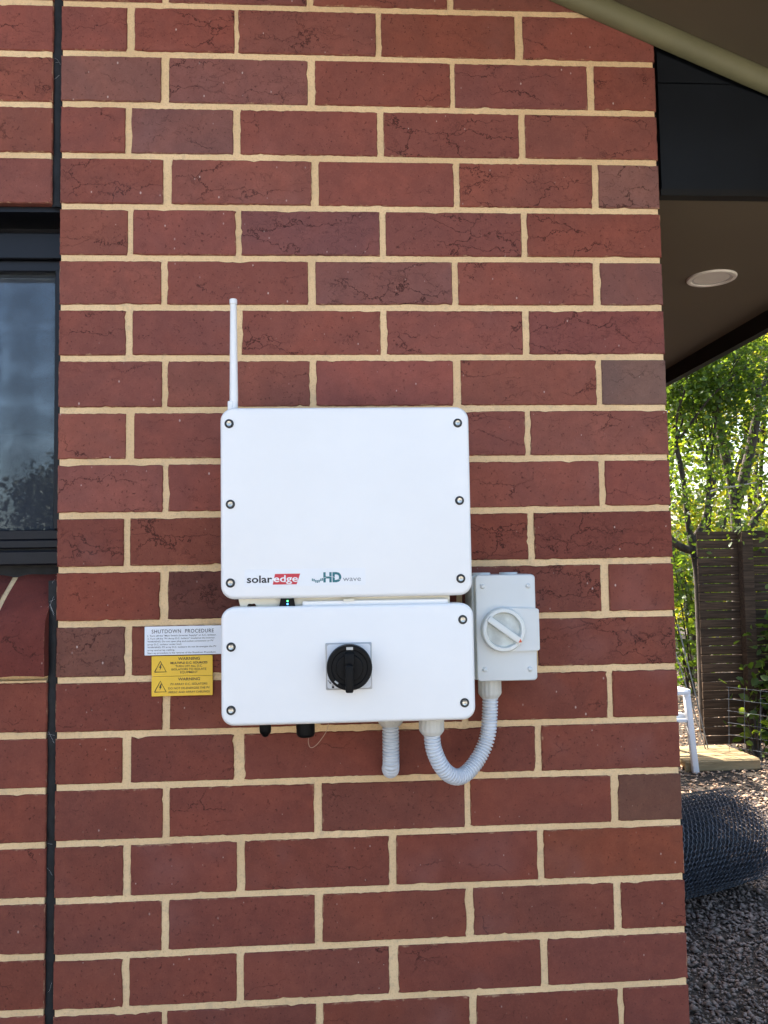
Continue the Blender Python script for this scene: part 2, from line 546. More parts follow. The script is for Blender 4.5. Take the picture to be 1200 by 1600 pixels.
def text_mesh(name, body, x, y, z, height, m, parent, width=None, align='LEFT', bold=0.0, spacing=1.0, extrude=0.00012, weight=None):
    """flat lettering facing the viewer in front of the wall; height is the cap height in metres"""
    cu = bpy.data.curves.new('tmp_text', 'FONT')
    cu.body = body
    cu.size = 1.0
    cu.align_x = 'LEFT'
    cu.space_character = spacing
    cu.offset = bold
    cu.resolution_u = 3
    tmp = bpy.data.objects.new('tmp_text', cu)
    COL.objects.link(tmp)
    dg = bpy.context.evaluated_depsgraph_get()
    dg.update()
    me = bpy.data.meshes.new_from_object(tmp.evaluated_get(dg))
    bpy.data.objects.remove(tmp); bpy.data.curves.remove(cu)
    n = len(me.vertices)
    co = np.empty(n * 3); me.vertices.foreach_get('co', co); co = co.reshape(-1, 3)
    xs, ys = co[:, 0], co[:, 1]
    sc = height / 0.72
    w = (xs.max() - xs.min()) * sc
    kx = (width / w) if width else 1.0
    X = (xs - xs.min()) * sc * kx
    tot = X.max()
    if align == 'CENTER': X = X - tot / 2
    elif align == 'RIGHT': X = X - tot
    new = np.stack([x + X, np.full(n, y), z + ys * sc], 1)
    me.vertices.foreach_set('co', new.ravel())
    me.name = name
    me.update()
    o = link(name, me, m)
    return place(o, parent) if parent else o

# ------------------------------------------------------------------ ground
gm = bpy.data.meshes.new('ground')
gm.from_pydata([(-150, -150, 0), (150, -150, 0), (150, 150, 0), (-150, 150, 0)], [], [(0, 1, 2, 3)])
tag(link('ground', gm, M['ground']), kind='structure')
# pale concrete driveway added out of view to bounce warm sunlight onto the front wall
dv = box_bm(-22, 16, -17, -3.2, -.08, .012)
tag(from_bm('bounce_slab', dv, plain('pale_concrete', (0.42, 0.39, 0.345), 0.9, var=0.12, scale=0.8, bump=0.3, bscale=40)), kind='structure')

# ------------------------------------------------------------------ the house
RAKE_Z, RAKE_S = 2.540, 0.427
def rake(x): return RAKE_Z - RAKE_S * x
HX0, HY1 = -7.2, 9.0                      # left side and back of the house
CJ0, CJ1 = -1.0237, -1.0120               # control joint
WIN_T, WIN_B, WIN_L = 2.2497, 1.640, -2.45
house = thing('brick_house', (0, 0, 0), 'red brick house with cream mortar, black-framed window and brown eaves', 'house')

BED = {0:(2.5943,2.5953),1:(2.5081,2.5083),2:(2.4202,2.4198),3:(2.3320,2.3326),4:(2.2455,2.2461),5:(2.1586,2.1608),6:(2.0756,2.0772),
 7:(1.9911,1.9926),8:(1.9052,1.9059),9:(1.8204,1.8210),10:(1.7331,1.7351),11:(1.6466,1.6472),12:(1.5597,1.5590),13:(1.4710,1.4710),
 14:(1.3845,1.3847),15:(1.3032,1.3011),16:(1.2160,1.2167),17:(1.1286,1.1294),18:(1.0424,1.0453),19:(0.9593,0.9623)}
for k in range(20, 32): BED[k] = (BED[19][0] - (k - 19) * .086, BED[19][1] - (k - 19) * .086)
for k in range(-1, -12, -1): BED[k] = (BED[0][0] - k * .086, BED[0][1] - k * .086)
def bed(k, x):
    a, b = BED[k]
    return a + (b - a) * (x + 0.9497) / 0.8958
LEFTBED = {1:2.505,2:2.4182,3:2.3309,4:2.2497,13:1.4741,14:1.386,15:1.2996,16:1.2159,17:1.1309,18:1.0456,19:0.9619}
def lbed(k): return LEFTBED.get(k, BED[k][0])
JOINT = {
 0:[(-0.9032,-0.8916),(-0.7245,-0.7186),(-0.4851,-0.4769),(-0.2447,-0.2319)],
 1:[(-0.8465,-0.8344),(-0.6019,-0.5906),(-0.3587,-0.3516),(-0.12,-0.1088)],
 2:[(-0.9053,-0.8963),(-0.7274,-0.7162),(-0.485,-0.4752),(-0.2419,-0.2319)],
 3:[(-0.8432,-0.8301),(-0.5972,-0.5859),(-0.3563,-0.3475),(-0.1165,-0.107)],
 4:[(-0.901,-0.8927),(-0.7234,-0.7154),(-0.4838,-0.4741),(-0.2425,-0.2332)],
 5:[(-0.8462,-0.8373),(-0.6048,-0.5926),(-0.3626,-0.3534),(-0.1202,-0.1091)],
 6:[(-0.9035,-0.8932),(-0.7252,-0.7158),(-0.4848,-0.4752),(-0.2443,-0.2344)],
 7:[(-0.845,-0.8372),(-0.6033,-0.5938),(-0.3645,-0.3521),(-0.1202,-0.1119)],
 8:[(-0.9029,-0.8901),(-0.7264,-0.7164),(-0.4848,-0.4748),(-0.2445,-0.2369)],
 9:[(-0.8433,-0.8356),(-0.6021,-0.5921),(-0.3612,-0.3512),(-0.1208,-0.1126)],
 10:[(-0.9053,-0.8957),(-0.7264,-0.7164),(-0.4848,-0.4748),(-0.2441,-0.2345)],
 11:[(-0.8477,-0.836),(-0.6021,-0.5921),(-0.3659,-0.3574),(-0.1236,-0.1106)],
 12:[(-0.9027,-0.8931),(-0.7264,-0.7164),(-0.4848,-0.4748),(-0.2431,-0.2331)],
 13:[(-0.8435,-0.8329),(-0.6021,-0.5921),(-0.3612,-0.3512),(-0.1189,-0.1103)],
 14:[(-0.9066,-0.8936),(-0.7303,-0.7151),(-0.4848,-0.4748),(-0.2416,-0.2321)],
 15:[(-0.8434,-0.8329),(-0.6031,-0.5918),(-0.3601,-0.3512),(-0.1181,-0.1069)],
 16:[(-0.9044,-0.8935),(-0.727,-0.715),(-0.4841,-0.4733),(-0.2421,-0.2326)],
 17:[(-0.8447,-0.8343),(-0.6043,-0.5927),(-0.3612,-0.3503),(-0.119,-0.1074)],
 18:[(-0.9048,-0.8954),(-0.7278,-0.7173),(-0.4869,-0.4731),(-0.2421,-0.2311)],
 19:[(-0.8445,-0.8367),(-0.6036,-0.593),(-0.3588,-0.3485),(-0.1169,-0.109)]}
def joints(k):
    if k in JOINT: return JOINT[k]
    base = (-0.8398, -0.5971, -0.3562, -0.1144) if k % 2 else (-0.8988, -0.7214, -0.4798, -0.2381)
    return [(b - .005, b + .005) for b in base]

# mortar core of the front wall: right pier, panels round the window
bm = prism_bm([(CJ1 + .003, 0), (-.003, 0), (-.003, rake(0) + .03), (CJ1 + .003, rake(CJ1) + .03)], .003, .10)
wall = from_bm('wall', bm, M['mortar'], house)
bm = prism_bm([(-7.2, 0), (CJ0 - .003, 0), (CJ0 - .003, 1.472), (-7.2, 1.472)], .003, .10)
bm = prism_bm([(-7.2, WIN_T + .006), (CJ0 - .003, WIN_T + .006), (CJ0 - .003, rake(CJ0) + .03), (-3.6, rake(-3.6) + .03), (-7.2, rake(0) + .03)], .003, .10, bm)
bm = prism_bm([(-7.2, 1.472), (WIN_L, 1.472), (WIN_L, WIN_T), (-7.2, WIN_T)], .003, .10, bm)
wall2 = from_bm('wall', bm, M['mortar'], house)
wall2['label'] = 'brick wall panel around the window'

PAL = [(0.206, 0.067, 0.056), (0.212, 0.067, 0.055), (0.200, 0.066, 0.056), (0.217, 0.070, 0.057),
       (0.203, 0.069, 0.060), (0.210, 0.066, 0.053), (0.198, 0.067, 0.058)]
SPECIAL = {(7, 4): (0.150, 0.080, 0.070), (11, 1): (0.140, 0.058, 0.052), (15, 4): (0.165, 0.078, 0.064), (3, 4): (0.182, 0.082, 0.075),
           (2, 1): (0.185, 0.076, 0.072), (1, 0): (0.188, 0.077, 0.072), (12, 0): (0.185, 0.080, 0.074), (1, 1): (0.185, 0.071, 0.065),
           (16, 4): (0.222, 0.067, 0.046), (5, 2): (0.182, 0.071, 0.064), (5, 4): (0.182, 0.073, 0.064), (4, 2): (0.185, 0.071, 0.066)}

def brick_outline(w, h, rng, rough=1.0, clean=()):
    """ragged rectangle, counted from lower left; mortar laps over the arrises here and there"""
    nx = max(8, int(w / .0056)); nz = 13
    pts = []
    def chip(L, n):
        lvl = rng.uniform(.25, 1.0)                       # some arrises are clean, some ragged
        off = [abs(rng.gauss(0, .00062)) * lvl * rough for _ in range(n)]
        for _ in range(rng.choice((0, 0, 1, 2))):
            c = rng.random() * n; s = rng.uniform(.5, 2.2); d = rng.uniform(.0006, .0024) * rough
            for i in range(n): off[i] += d * math.exp(-((i - c) / s) ** 2)
        return off
    for side, n, L in (('b', nx, w), ('r', nz, h), ('t', nx, w), ('l', nz, h)):
        off = chip(L, n)
        bow = rng.uniform(-.0003, .0003) * rough
        for i in range(n):
            t = i / n
            o = off[i] + bow * math.sin(math.pi * t)
            if i == 0: o += rng.uniform(.0004, .0016)
            if side in clean: o = abs(rng.gauss(0, .0004))
            if side == 'b': pts.append((-w / 2 + w * t, -h / 2 + o))
            if side == 'r': pts.append((w / 2 - o, -h / 2 + h * t))
            if side == 't': pts.append((w / 2 - w * t, h / 2 - o))
            if side == 'l': pts.append((-w / 2 + o, h / 2 - h * t))
    return pts

def brick_mesh(w, h, rng, depth=.05, clean=()):
    pts = brick_outline(w, h, rng, 1.0, clean)
    ins = .0016
    V, F = [], []
    n = len(pts)
    for x, z in pts: V.append((x * (1 - 2 * ins / w), 0.0, z * (1 - 2 * ins / h)))
    for x, z in pts: V.append((x, .0016 + rng.uniform(0, .0006), z))
    for x, z in pts: V.append((x, depth, z))
    F.append(tuple(range(n)))
    for r in (0, n):
        for i in range(n):
            j = (i + 1) % n
            F.append((r + i, r + n + i, r + n + j, r + j))
    me = bpy.data.meshes.new('brick')
    me.from_pydata(V, [], F)
    me.validate()
    me.update()
    return me

rngB = random.Random(7)
def add_brick(x0, x1, z0, z1, parent, key=None, depth=.05, clean=(), tilt=0.0):
    w, h = x1 - x0, z1 - z0
    me = brick_mesh(w, h, rngB, depth, clean)
    o = link('brick', me, M['brick'], parent)
    o.location = ((x0 + x1) / 2, rngB.uniform(-.0006, .0006), (z0 + z1) / 2)
    o.rotation_euler = (0, tilt, 0)
    c = SPECIAL.get(key) or PAL[rngB.randrange(len(PAL))]
    c = (c[0] * 1.16, c[1] * 1.22, c[2] * 1.10)      # clay body
    if key and key[0] >= 10: c = (c[0] * .82, c[1] * .75, c[2] * .68)   # lower courses deeper red: the dimmer light down there worked into the brick colour
    j = rngB.uniform(.94, 1.07)
    dens = rngB.uniform(.25, 1.0) * (1.0 if (key is None or key[0] < 13) else 0.35)
    o.color = (c[0] * j, c[1] * j * rngB.uniform(.97, 1.03), c[2] * j * rngB.uniform(.96, 1.04), dens)
    return o

def row_spans(k):
    js = joints(k)
    xs = [CJ1 + .0006] + [v for a in js for v in a] + [0.0]
    return [(xs[2 * i], xs[2 * i + 1]) for i in range(5)]

stuff_boxes = []
for k in range(-6, 31):
    for i, (x0, x1) in enumerate(row_spans(k)):
        xm = (x0 + x1) / 2
        zt, zb = bed(k, xm) - .0048, bed(k + 1, xm) + .0048
        if zb > rake(xm) + .02: continue
        if zb < 0: zb = 0.001
        if zt - zb < .01: continue
        dp = (.23 if k % 2 else .11) if i == 4 else (.09 if i == 0 else .05)
        if -1 <= k <= 20:
            zt2, zb2 = min(zt, 9), zb
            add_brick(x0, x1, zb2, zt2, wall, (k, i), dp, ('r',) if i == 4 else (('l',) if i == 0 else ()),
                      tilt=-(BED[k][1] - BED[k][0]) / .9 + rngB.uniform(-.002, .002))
        else:
            stuff_boxes.append((x0, x1, 0.0, dp, zb, zt, 0))
# panel on the far side of the control joint
for k in range(-14, 31):
    for q in range(0, 28):
        w0 = .115 if k % 2 else .170
        x1 = CJ0 - .0006 if q == 0 else CJ0 - w0 - .010 - (q - 1) * .24
        x0 = CJ0 - w0 if q == 0 else x1 - .230
        if x1 < -7.2: continue
        x0 = max(x0, -7.2)
        if k < -11: continue
        zt, zb = lbed(k) - .0048, lbed(k + 1) + .0048
        if k == 3: zb = WIN_T
        xm = (x0 + x1) / 2
        if zb > (rake(xm) if xm > -3.6 else rake(-7.2 - xm)): continue
        if zb < 0: zb = .001
        if zt - zb < .01: continue
        if 4 <= k <= 12 and x1 > WIN_L: continue
        if 4 <= k <= 12 and x0 > WIN_L: continue
        if x1 > -1.35 and -1 <= k <= 20:
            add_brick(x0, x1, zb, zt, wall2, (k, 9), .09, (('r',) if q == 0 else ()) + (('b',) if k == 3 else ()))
        else:
            stuff_boxes.append((x0, x1, 0.0, .05, zb, zt, 1))

def boxes_mesh(name, boxes, jit=.0012, seed=1):
    rr = random.Random(seed)
    V, F = [], []
    for (x0, x1, y0, y1, z0, z1) in boxes:
        b = len(V)
        for x in (x0, x1):
            for y in (y0, y1):
                for z in (z0, z1):
                    V.append((x + rr.uniform(-jit, jit), y + rr.uniform(-jit, jit) * .4, z + rr.uniform(-jit, jit)))
        F += [(b, b + 1, b + 3, b + 2), (b + 4, b + 6, b + 7, b + 5), (b, b + 4, b + 5, b + 1), (b + 2, b + 3, b + 7, b + 6), (b, b + 2, b + 6, b + 4), (b + 1, b + 5, b + 7, b + 3)]
    me = bpy.data.meshes.new(name)
    me.from_pydata(V, [], F); me.update()
    return me
for wi, par in ((0, wall), (1, wall2)):
    o = link('brickwork', boxes_mesh('brickwork', [b[:6] for b in stuff_boxes if b[6] == wi], seed=wi), M['brick'], par)
    o.color = (0.23, 0.064, 0.046, 0.5); o['kind'] = 'stuff'

# side wall running back from the corner
sw = from_bm('wall', box_bm(-.10, -.003, .104, HY1, 0, 2.5), M['mortar'], house)
sw['label'] = 'brick side wall running back from the corner'
sb = []
for k in range(0, 31):
    y = .24 if k % 2 else .12
    zt, zb = BED[k][1] - .005, BED[k + 1][1] + .005
    if zb < 0: zb = .001
    if zt - zb < .01: continue
    while y < HY1 - .05:
        sb.append((-.05, 0.0, y, min(y + .23, HY1), zb, zt)); y += .24
o = link('brickwork', boxes_mesh('brickwork', sb, seed=5), M['brick'], sw)
o.color = (0.23, 0.064, 0.046, 0.5); o['kind'] = 'stuff'
# remaining shell: left side, back, ceiling, floor of the dark room behind the window
bm = box_bm(HX0, HX0 + .1, .104, HY1, 0, 2.5)
box_bm(HX0 + .1, -.1, HY1 - .1, HY1, 0, 2.5, bm=bm)
from_bm('back_wall', bm, M['mortar'], house)
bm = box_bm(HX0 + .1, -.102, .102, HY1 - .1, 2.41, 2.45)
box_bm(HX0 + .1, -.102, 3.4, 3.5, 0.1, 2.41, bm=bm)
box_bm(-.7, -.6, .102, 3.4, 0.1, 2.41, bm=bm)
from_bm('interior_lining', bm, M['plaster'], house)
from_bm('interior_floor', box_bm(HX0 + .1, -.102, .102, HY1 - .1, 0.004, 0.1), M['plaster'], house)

# control joint of black sealant, uneven bead
def strip_mesh(z0, z1, n, seed):
    bmv = bmesh.new()
    rr = random.Random(seed)
    rows = []
    for i in range(n + 1):
        z = z0 + (z1 - z0) * i / n
        a, b, c = rr.uniform(-.0012, .0006), rr.uniform(-.0006, .0012), rr.uniform(-.0012, .0012)
        rows.append([bmv.verts.new((CJ0 + a - .001, .006 + c, z)), bmv.verts.new(((CJ0 + CJ1) / 2, .0035 + c * .6, z)), bmv.verts.new((CJ1 + b + .001, .006 + c, z))])
    for r0, r1 in zip(rows, rows[1:]):
        for q in range(2):
            bmv.faces.new((r0[q], r0[q + 1], r1[q + 1], r1[q]))
    return bmv
cj = from_bm('control_joint', strip_mesh(0.0, 1.60, 90, 3), M['sealant'], house, True, 60)
from_bm('control_joint', strip_mesh(WIN_T - .004, 3.0, 45, 4), M['sealant'], house, True, 60)
from_bm('joint_backing', box_bm(CJ0 - .004, CJ1 + .004, .012, .1, 0, 1.63), M['sealant'], house)
from_bm('joint_backing', box_bm(CJ0 - .004, CJ1 + .004, .012, .1, WIN_T, 2.95), M['sealant'], house)

# sloping sill bricks under the window
sill = from_bm('window_sill', box_bm(WIN_L, CJ0 - .002, .012, .10, 1.472, 1.556), M['mortar'], house)
def sill_brick(x0, x1):
    # side profile (y, z) with a bullnose front
    prof = [(.112, 1.652), (.085, 1.644), (.030, 1.609), (.006, 1.591), (-.006, 1.580), (-.014, 1.567), (-.018, 1.551), (-.018, 1.530), (-.017, 1.490), (-.0165, 1.4815), (.02, 1.480), (.112, 1.52)]
    bmv = bmesh.new()
    n = 5
    rings = []
    for i in range(n + 1):
        x = x0 + (x1 - x0) * i / n
        e = .0025 if i in (0, n) else 0
        rings.append([bmv.verts.new((x, y + e + rngB.uniform(-.0006, .0006), z - e * .6 + rngB.uniform(-.0006, .0006))) for y, z in prof])
    for a, b in zip(rings, rings[1:]):
        m_ = len(prof)
        for i in range(m_):
            j = (i + 1) % m_
            bmv.faces.new((a[i], a[j], b[j], b[i]))
    bmv.faces.new(rings[0]); bmv.faces.new(rings[-1])
    o_ = from_bm('brick', bmv, M['brick'], sill, True, 40)
    o_.color = (0.145 * rngB.uniform(.9, 1.1), 0.042, 0.032, .3)
    return o_
x = CJ0 - .0006
while x > WIN_L + .1:
    sill_brick(x - .0755, x); x -= .0845
bmv = bmesh.new()
mp = [(.112, 1.648), (.085, 1.640), (.032, 1.605), (.010, 1.587), (-.001, 1.576), (-.009, 1.563), (-.013, 1.549), (-.013, 1.490), (.02, 1.486), (.112, 1.52)]
ra = [bmv.verts.new((WIN_L, y_, z_)) for y_, z_ in mp]; rb = [bmv.verts.new((CJ0 - .004, y_, z_)) for y_, z_ in mp]
for i in range(len(mp)):
    j = (i + 1) % len(mp); bmv.faces.new((ra[i], ra[j], rb[j], rb[i]))
bmv.faces.new(ra); bmv.faces.new(rb)
from_bm('sill_mortar', bmv, M['mortar'], sill)

# window: frame, insect screen, pane
win = from_bm('window', box_bm(WIN_L, CJ1 - .0005, .10, .112, WIN_B + .004, WIN_T), None, house) if False else None
win = bpy.data.objects.new('window', None); COL.objects.link(win); win.parent = house
fr = bmesh.new()
XR, XL = CJ1 - .0008, WIN_L + .001
for (z0, z1, y0) in ((2.178, 2.223, .058), (2.159, 2.178, .068), (2.2235, WIN_T, .085)):
    box_bm(XL, XR, y0, .12, z0, z1, .0015, 1, fr)
from_bm('frame_head', fr, M['alu'], win)
fr = bmesh.new()
box_bm(XL, XR, .052, .12, 1.656, 1.679, .002, 1, fr)
box_bm(XL, XR, .070, .12, 1.6795, 1.6835, 0, 1, fr)
box_bm(XL, XR, .060, .12, 1.684, 1.6975, .0015, 1, fr)
box_bm(XL, XR, .064, .12, 1.698, 1.7145, .0015, 1, fr)
from_bm('frame_sill', fr, M['alu'], win)
from_bm('frame_stile', box_bm(-1.0375, XR, .060, .12, 1.715, 2.1585, .0015, 1), M['alu'], win)
from_bm('frame_stile', box_bm(XL, XL + .028, .060, .12, 1.715, 2.1585, .0015, 1), M['alu'], win)
from_bm('frame_stile', box_bm(-1.76, -1.715, .060, .12, 1.715, 2.1585, .0015, 1), M['alu'], win)
def quad(name, x0, x1, y, z0, z1, m, parent, th=.0):
    return from_bm(name, box_bm(x0, x1, y, y + th, z0, z1), m, parent)
quad('glass_pane', -1.7145, -1.038, .098, 1.715, 2.1580, M['glass'], win, .004)
quad('glass_pane', XL + .0285, -1.7605, .098, 1.715, 2.1580, M['glass'], win, .004)
me = bpy.data.meshes.new('insect_screen')
me.from_pydata([(-1.7145, .082, 1.7152), (-1.0378, .082, 1.7152), (-1.0378, .082, 2.158), (-1.7145, .082, 2.158)], [], [(0, 1, 2, 3)])
link('insect_screen', me, M['screen'], win)
from_bm('lintel', box_bm(WIN_L, CJ1 - .001, .014, .0995, 2.2405, WIN_T - .0005), M['alu'], house)
from_bm('mortar_bed', box_bm(WIN_L, CJ1 - .002, .078, .118, 1.600, 1.6555), M['sealant'], house)

# raked eave over the front wall
OV = .46
def rake_slab(name, xa, xb, y0, y1, t0, t1, m):
    bmv = bmesh.new()
    vs_ = []
    for x_ in (xa, xb):
        for y_ in (y0, y1):
            for t_ in (t0, t1):
                vs_.append(bmv.verts.new((x_, y_, rake(x_) + t_)))
    for f in ((0, 1, 3, 2), (4, 6, 7, 5), (0, 4, 5, 1), (2, 3, 7, 6), (0, 2, 6, 4), (1, 5, 7, 3)):
        bmv.faces.new([vs_[i] for i in f])
    return from_bm(name, bmv, m, house)
EX = .545
rake_slab('raked_soffit', -3.6, EX, -OV, -.0015, .036, .046, M['soffit'])
rake_slab('barge_board', -3.6, EX + .03, -OV - .03, -OV - .001, -.03, .2, M['dark_fascia'])
# rounded bead where the soffit meets the wall
bmv = bmesh.new()
prof = [(-.0012, 0.0), (-.008, -.0005), (-.016, .004), (-.0215, .012), (-.0235, .022), (-.022, .031), (-.017, .0385), (-.009, .042), (-.0012, .043)]
rings = []
for i in range(25):
    x_ = -3.6 + (EX + 3.6) * i / 24
    rings.append([bmv.verts.new((x_, y_, rake(x_) + t_)) for y_, t_ in prof])
for a, b in zip(rings, rings[1:]):
    for i in range(len(prof) - 1):
        bmv.faces.new((a[i], a[i + 1], b[i + 1], b[i]))
bmv.faces.new(rings[0]); bmv.faces.new(rings[-1])
from_bm('soffit_bead', bmv, M['bead'], house, True, 60)
# black end boards closing the boxed eave beyond the corner
from_bm('end_board', prism_bm([(.0075, 2.2885), (.543, 2.2885), (.543, rake(.543) + .03), (.1400, 2.4785), (.0075, 2.4785)], .008, .020), M['black_board'], house)
from_bm('end_board', prism_bm([(.0075, 2.4810), (.1360, 2.4810), (.0075, 2.536)], .008, .020), M['black_board'], house)
from_bm('end_trim', box_bm(.004, .543, .004, .024, 2.2765, 2.2880), M['dark_fascia'], house)
from_bm('end_backing', prism_bm([(.002, 2.289), (.54, 2.289), (.54, rake(.54) + .03), (.002, rake(0) + .03)], .0205, .03), M['black_board'], house)
# level soffit and fascia along the side
from_bm('side_soffit', box_bm(.001, .541, .0245, HY1, 2.2780, 2.2870), M['soffit'], house)
from_bm('fascia', box_bm(.5415, .566, .0045, HY1, 2.232, 2.42), M['dark_fascia'], house)
# roof slabs
bmv = bmesh.new()
for (xa, za, xb, zb) in ((.60, rake(.60) + .06, -3.6, rake(-3.6) + .06), (-7.8, rake(.60) + .06, -3.6, rake(-3.6) + .06)):
    vs_ = []
    for (x_, z_) in ((xa, za), (xb, zb)):
        for y_ in (-OV - .04, HY1 + .4):
            for t_ in (0, .12):
                vs_.append(bmv.verts.new((x_, y_, z_ + t_)))
    for f in ((0, 1, 3, 2), (4, 6, 7, 5), (0, 4, 5, 1), (2, 3, 7, 6), (0, 2, 6, 4), (1, 5, 7, 3)):
        bmv.faces.new([vs_[i] for i in f])
from_bm('roof', bmv, M['roof'], house)
from_bm('gable_end', prism_bm([(-7.2, 2.4), (-.1, 2.4), (-.1, rake(-.1)), (-3.6, rake(-3.6)), (-7.1, rake(-.1))], HY1 - .09, HY1 - .01), M['mortar'], house)

# ------------------------------------------------------------------ downlight in the side soffit
dl = thing('downlight', (.286, .418, 2.278), 'round white recessed downlight in the brown soffit', 'downlight')
def lathe_down(profile, m, name, seg=40):
    bmv = bmesh.new()
    rings = [[bmv.verts.new((r * math.cos(2 * math.pi * i / seg), r * math.sin(2 * math.pi * i / seg), z)) for i in range(seg)] for r, z in profile]
    for a, b in zip(rings, rings[1:]):
        for i in range(seg):
            j = (i + 1) % seg
            bmv.faces.new((a[i], a[j], b[j], b[i]))
    bmv.faces.new(rings[-1])
    return from_bm(name, bmv, m, dl, True, 40)
lathe_down([(.0535, .0), (.0535, -.0025), (.052, -.0045), (.047, -.0055), (.0435, -.0045), (.0425, -.002)], M['down_white'], 'trim_ring')
lathe_down([(.0424, -.0025), (.030, -.0012), (.015, -.0005)], M['down_lens'], 'diffuser')

# ------------------------------------------------------------------ inverter
def screw(x, z, y, root, r=.0066):
    b_ = lathe_y([(r * .62, y + .0030), (r * .66, y - .0004), (r * .8, y - .0011), (r, y - .0009), (r * 1.03, y + .0006)], x, z, 24)
    s_ = place(from_bm('screw', b_, M['screw_dark'], None, True, 40), root)
    h_ = lathe_y([(0.0, y - .0002), (r * .22, y - .0002), (r * .24, y - .0020), (r * .52, y - .0024), (r * .64, y - .0012), (r * .64, y + .002)], x, z, 24)
    k_ = from_bm('screw_head', h_, M['steel'], None, True, 40)
    k_.parent = s_
    return s_

IY = -.150
inv = thing('solar_inverter', (-.548, 0, 1.596), 'white solar inverter box with antenna on its top left, upper of two white boxes', 'inverter')
P = lambda o: place(o, inv)
P(from_bm('front_cover', cover_bm(-.7306, -.3648, 1.6010, 1.8800, .0195, IY, IY + .040, .0055), M['white'], None, True, 35))
P(from_bm('rear_casing', cover_bm(-.7235, -.3720, 1.6065, 1.8720, .016, IY + .0405, -.030, .002), M['cream'], None, True, 35))
bmv = bmesh.new()
for i in range(26):
    x_ = -.712 + i * .0131
    box_bm(x_, x_ + .0035, -.0295, -.004, 1.62, 1.86, bm=bmv)
P(from_bm('heat_sink', bmv, M['cream']))
for sx, sz in ((-.7174, 1.8563), (-.3817, 1.8554), (-.7161, 1.7384), (-.3813, 1.7402), (-.7165, 1.6246), (-.3819, 1.6255)):
    screw(sx, sz, IY, inv)
# antenna
AX, AY = -.7155, -.108
ant = P(from_bm('antenna', lathe_z([(.0062, 1.8795), (.0062, 1.895), (.0064, 1.9), (.0050, 2.0440), (.0050, 2.0465), (.0058, 2.0470), (.0058, 2.0535), (.0052, 2.0545), (.003, 2.0548)], AX, AY, 24), M['white'], None, True, 40))
nb = bmesh.new()
box_bm(AX - .0085, AX - .0005, AY - .007, AY + .007, 1.878, 1.897, .001, 1, nb)
k_ = from_bm('antenna_hinge', nb, M['white']); k_.parent = ant
# the sticker with the two logos
P(from_bm('sticker', cover_bm(-.6965, -.5215, 1.6185, 1.6435, .002, IY - .00015, IY + .0002, .0001, 4, 1), M['sticker']))
LY = IY - .0003
P(text_mesh('lettering', 'solar', -.6930, LY, 1.6244, .0105, M['ink'], None, width=.0365, bold=.022))
P(from_bm('red_panel', prism_bm([(-.6560, 1.6212), (-.6215, 1.6212), (-.6162, 1.6366), (-.6525, 1.6366)], LY + .00005, LY + .0002), M['red']))
P(text_mesh('lettering', 'edge', -.6545, LY - .0001, 1.6250, .0100, M['ink_white'], None, width=.0350, bold=.016))
P(text_mesh('lettering', 'HD', -.5828, LY, 1.6240, .0138, M['teal'], None, width=.0262, bold=.045))
P(text_mesh('lettering', 'wave', -.5545, LY, 1.6246, .0075, M['ink_grey'], None, width=.0262))
bmv = bmesh.new()
for i, dz in enumerate((.0012, .0006, -.0010, -.0014, -.0008, .0010, .0016)):
    for q in range(2):
        x_ = -.5995 + i * .0024
        box_bm(x_, x_ + .0019, LY, LY + .0002, 1.6243 + dz + q * .0019, 1.6243 + dz + q * .0019 + .0016, bm=bmv)
P(from_bm('logo_blocks', bmv, M['teal']))
sw_pts = [(-.5832, LY - .00015, 1.6292), (-.576, LY - .00015, 1.6318), (-.569, LY - .00015, 1.6312), (-.562, LY - .00015, 1.6280), (-.556, LY - .00015, 1.6272)]
sp, _ = spline(sw_pts, 16)
P(from_bm('logo_swoosh', tube_bm(sp, .00028, 4), M['ink_white']))

# ------------------------------------------------------------------ switch box under the inverter
swb = thing('switch_box', (-.548, 0, 1.42), 'lower white box with black rotary switch, below the larger white box', 'switch box')
P = lambda o: place(o, swb)
P(from_bm('front_cover', cover_bm(-.7306, -.3640, 1.4205, 1.5895, .0185, IY, IY + .040, .0055), M['white'], None, True, 35))
P(from_bm('rear_casing', cover_bm(-.7235, -.3712, 1.4275, 1.5840, .016, IY + .0405, -.012, .002), M['cream'], None, True, 35))
# joining neck with its cut-outs
nk = [(-.7080, 1.6040), (-.3965, 1.6040), (-.3965, 1.5855), (-.6215, 1.5855), (-.6245, 1.5872), (-.6800, 1.5872), (-.6832, 1.5935), (-.6930, 1.5935), (-.6962, 1.5872), (-.7040, 1.5872)]
P(from_bm('neck', prism_bm(nk, -.132, -.050), M['cream']))
P(from_bm('neck_ledge', box_bm(-.614, -.400, -.139, -.1322, 1.5860, 1.5960, .001, 1), M['white']))
P(from_bm('neck_tab', box_bm(-.554, -.538, -.1425, -.1395, 1.5955, 1.5985), M['cream']))
led = P(from_bm('led_housing', prism_bm([(-.6482, 1.5862), (-.6240, 1.5862), (-.6270, 1.6030), (-.6448, 1.6030)], -.1400, -.1325), M['black']))
for zz, mm in ((1.5968, 'led_green'), (1.5925, 'led_blue')):
    k_ = from_bm('led', lathe_y([(0, -.1412), (.0009, -.1410), (.0013, -.1402), (.0013, -.1398)], -.6354, zz, 12), M[mm], None, True, 60)
    k_.parent = led
    k_.location = -led.location + Vector((0, 0, 0)) - swb.location * 0
    k_.location = (-0, 0, 0)
for sx, sz in ((-.7160, 1.5330), (-.3803, 1.5657), (-.7164, 1.4433), (-.3801, 1.4456)):
    screw(sx, sz, IY, swb)
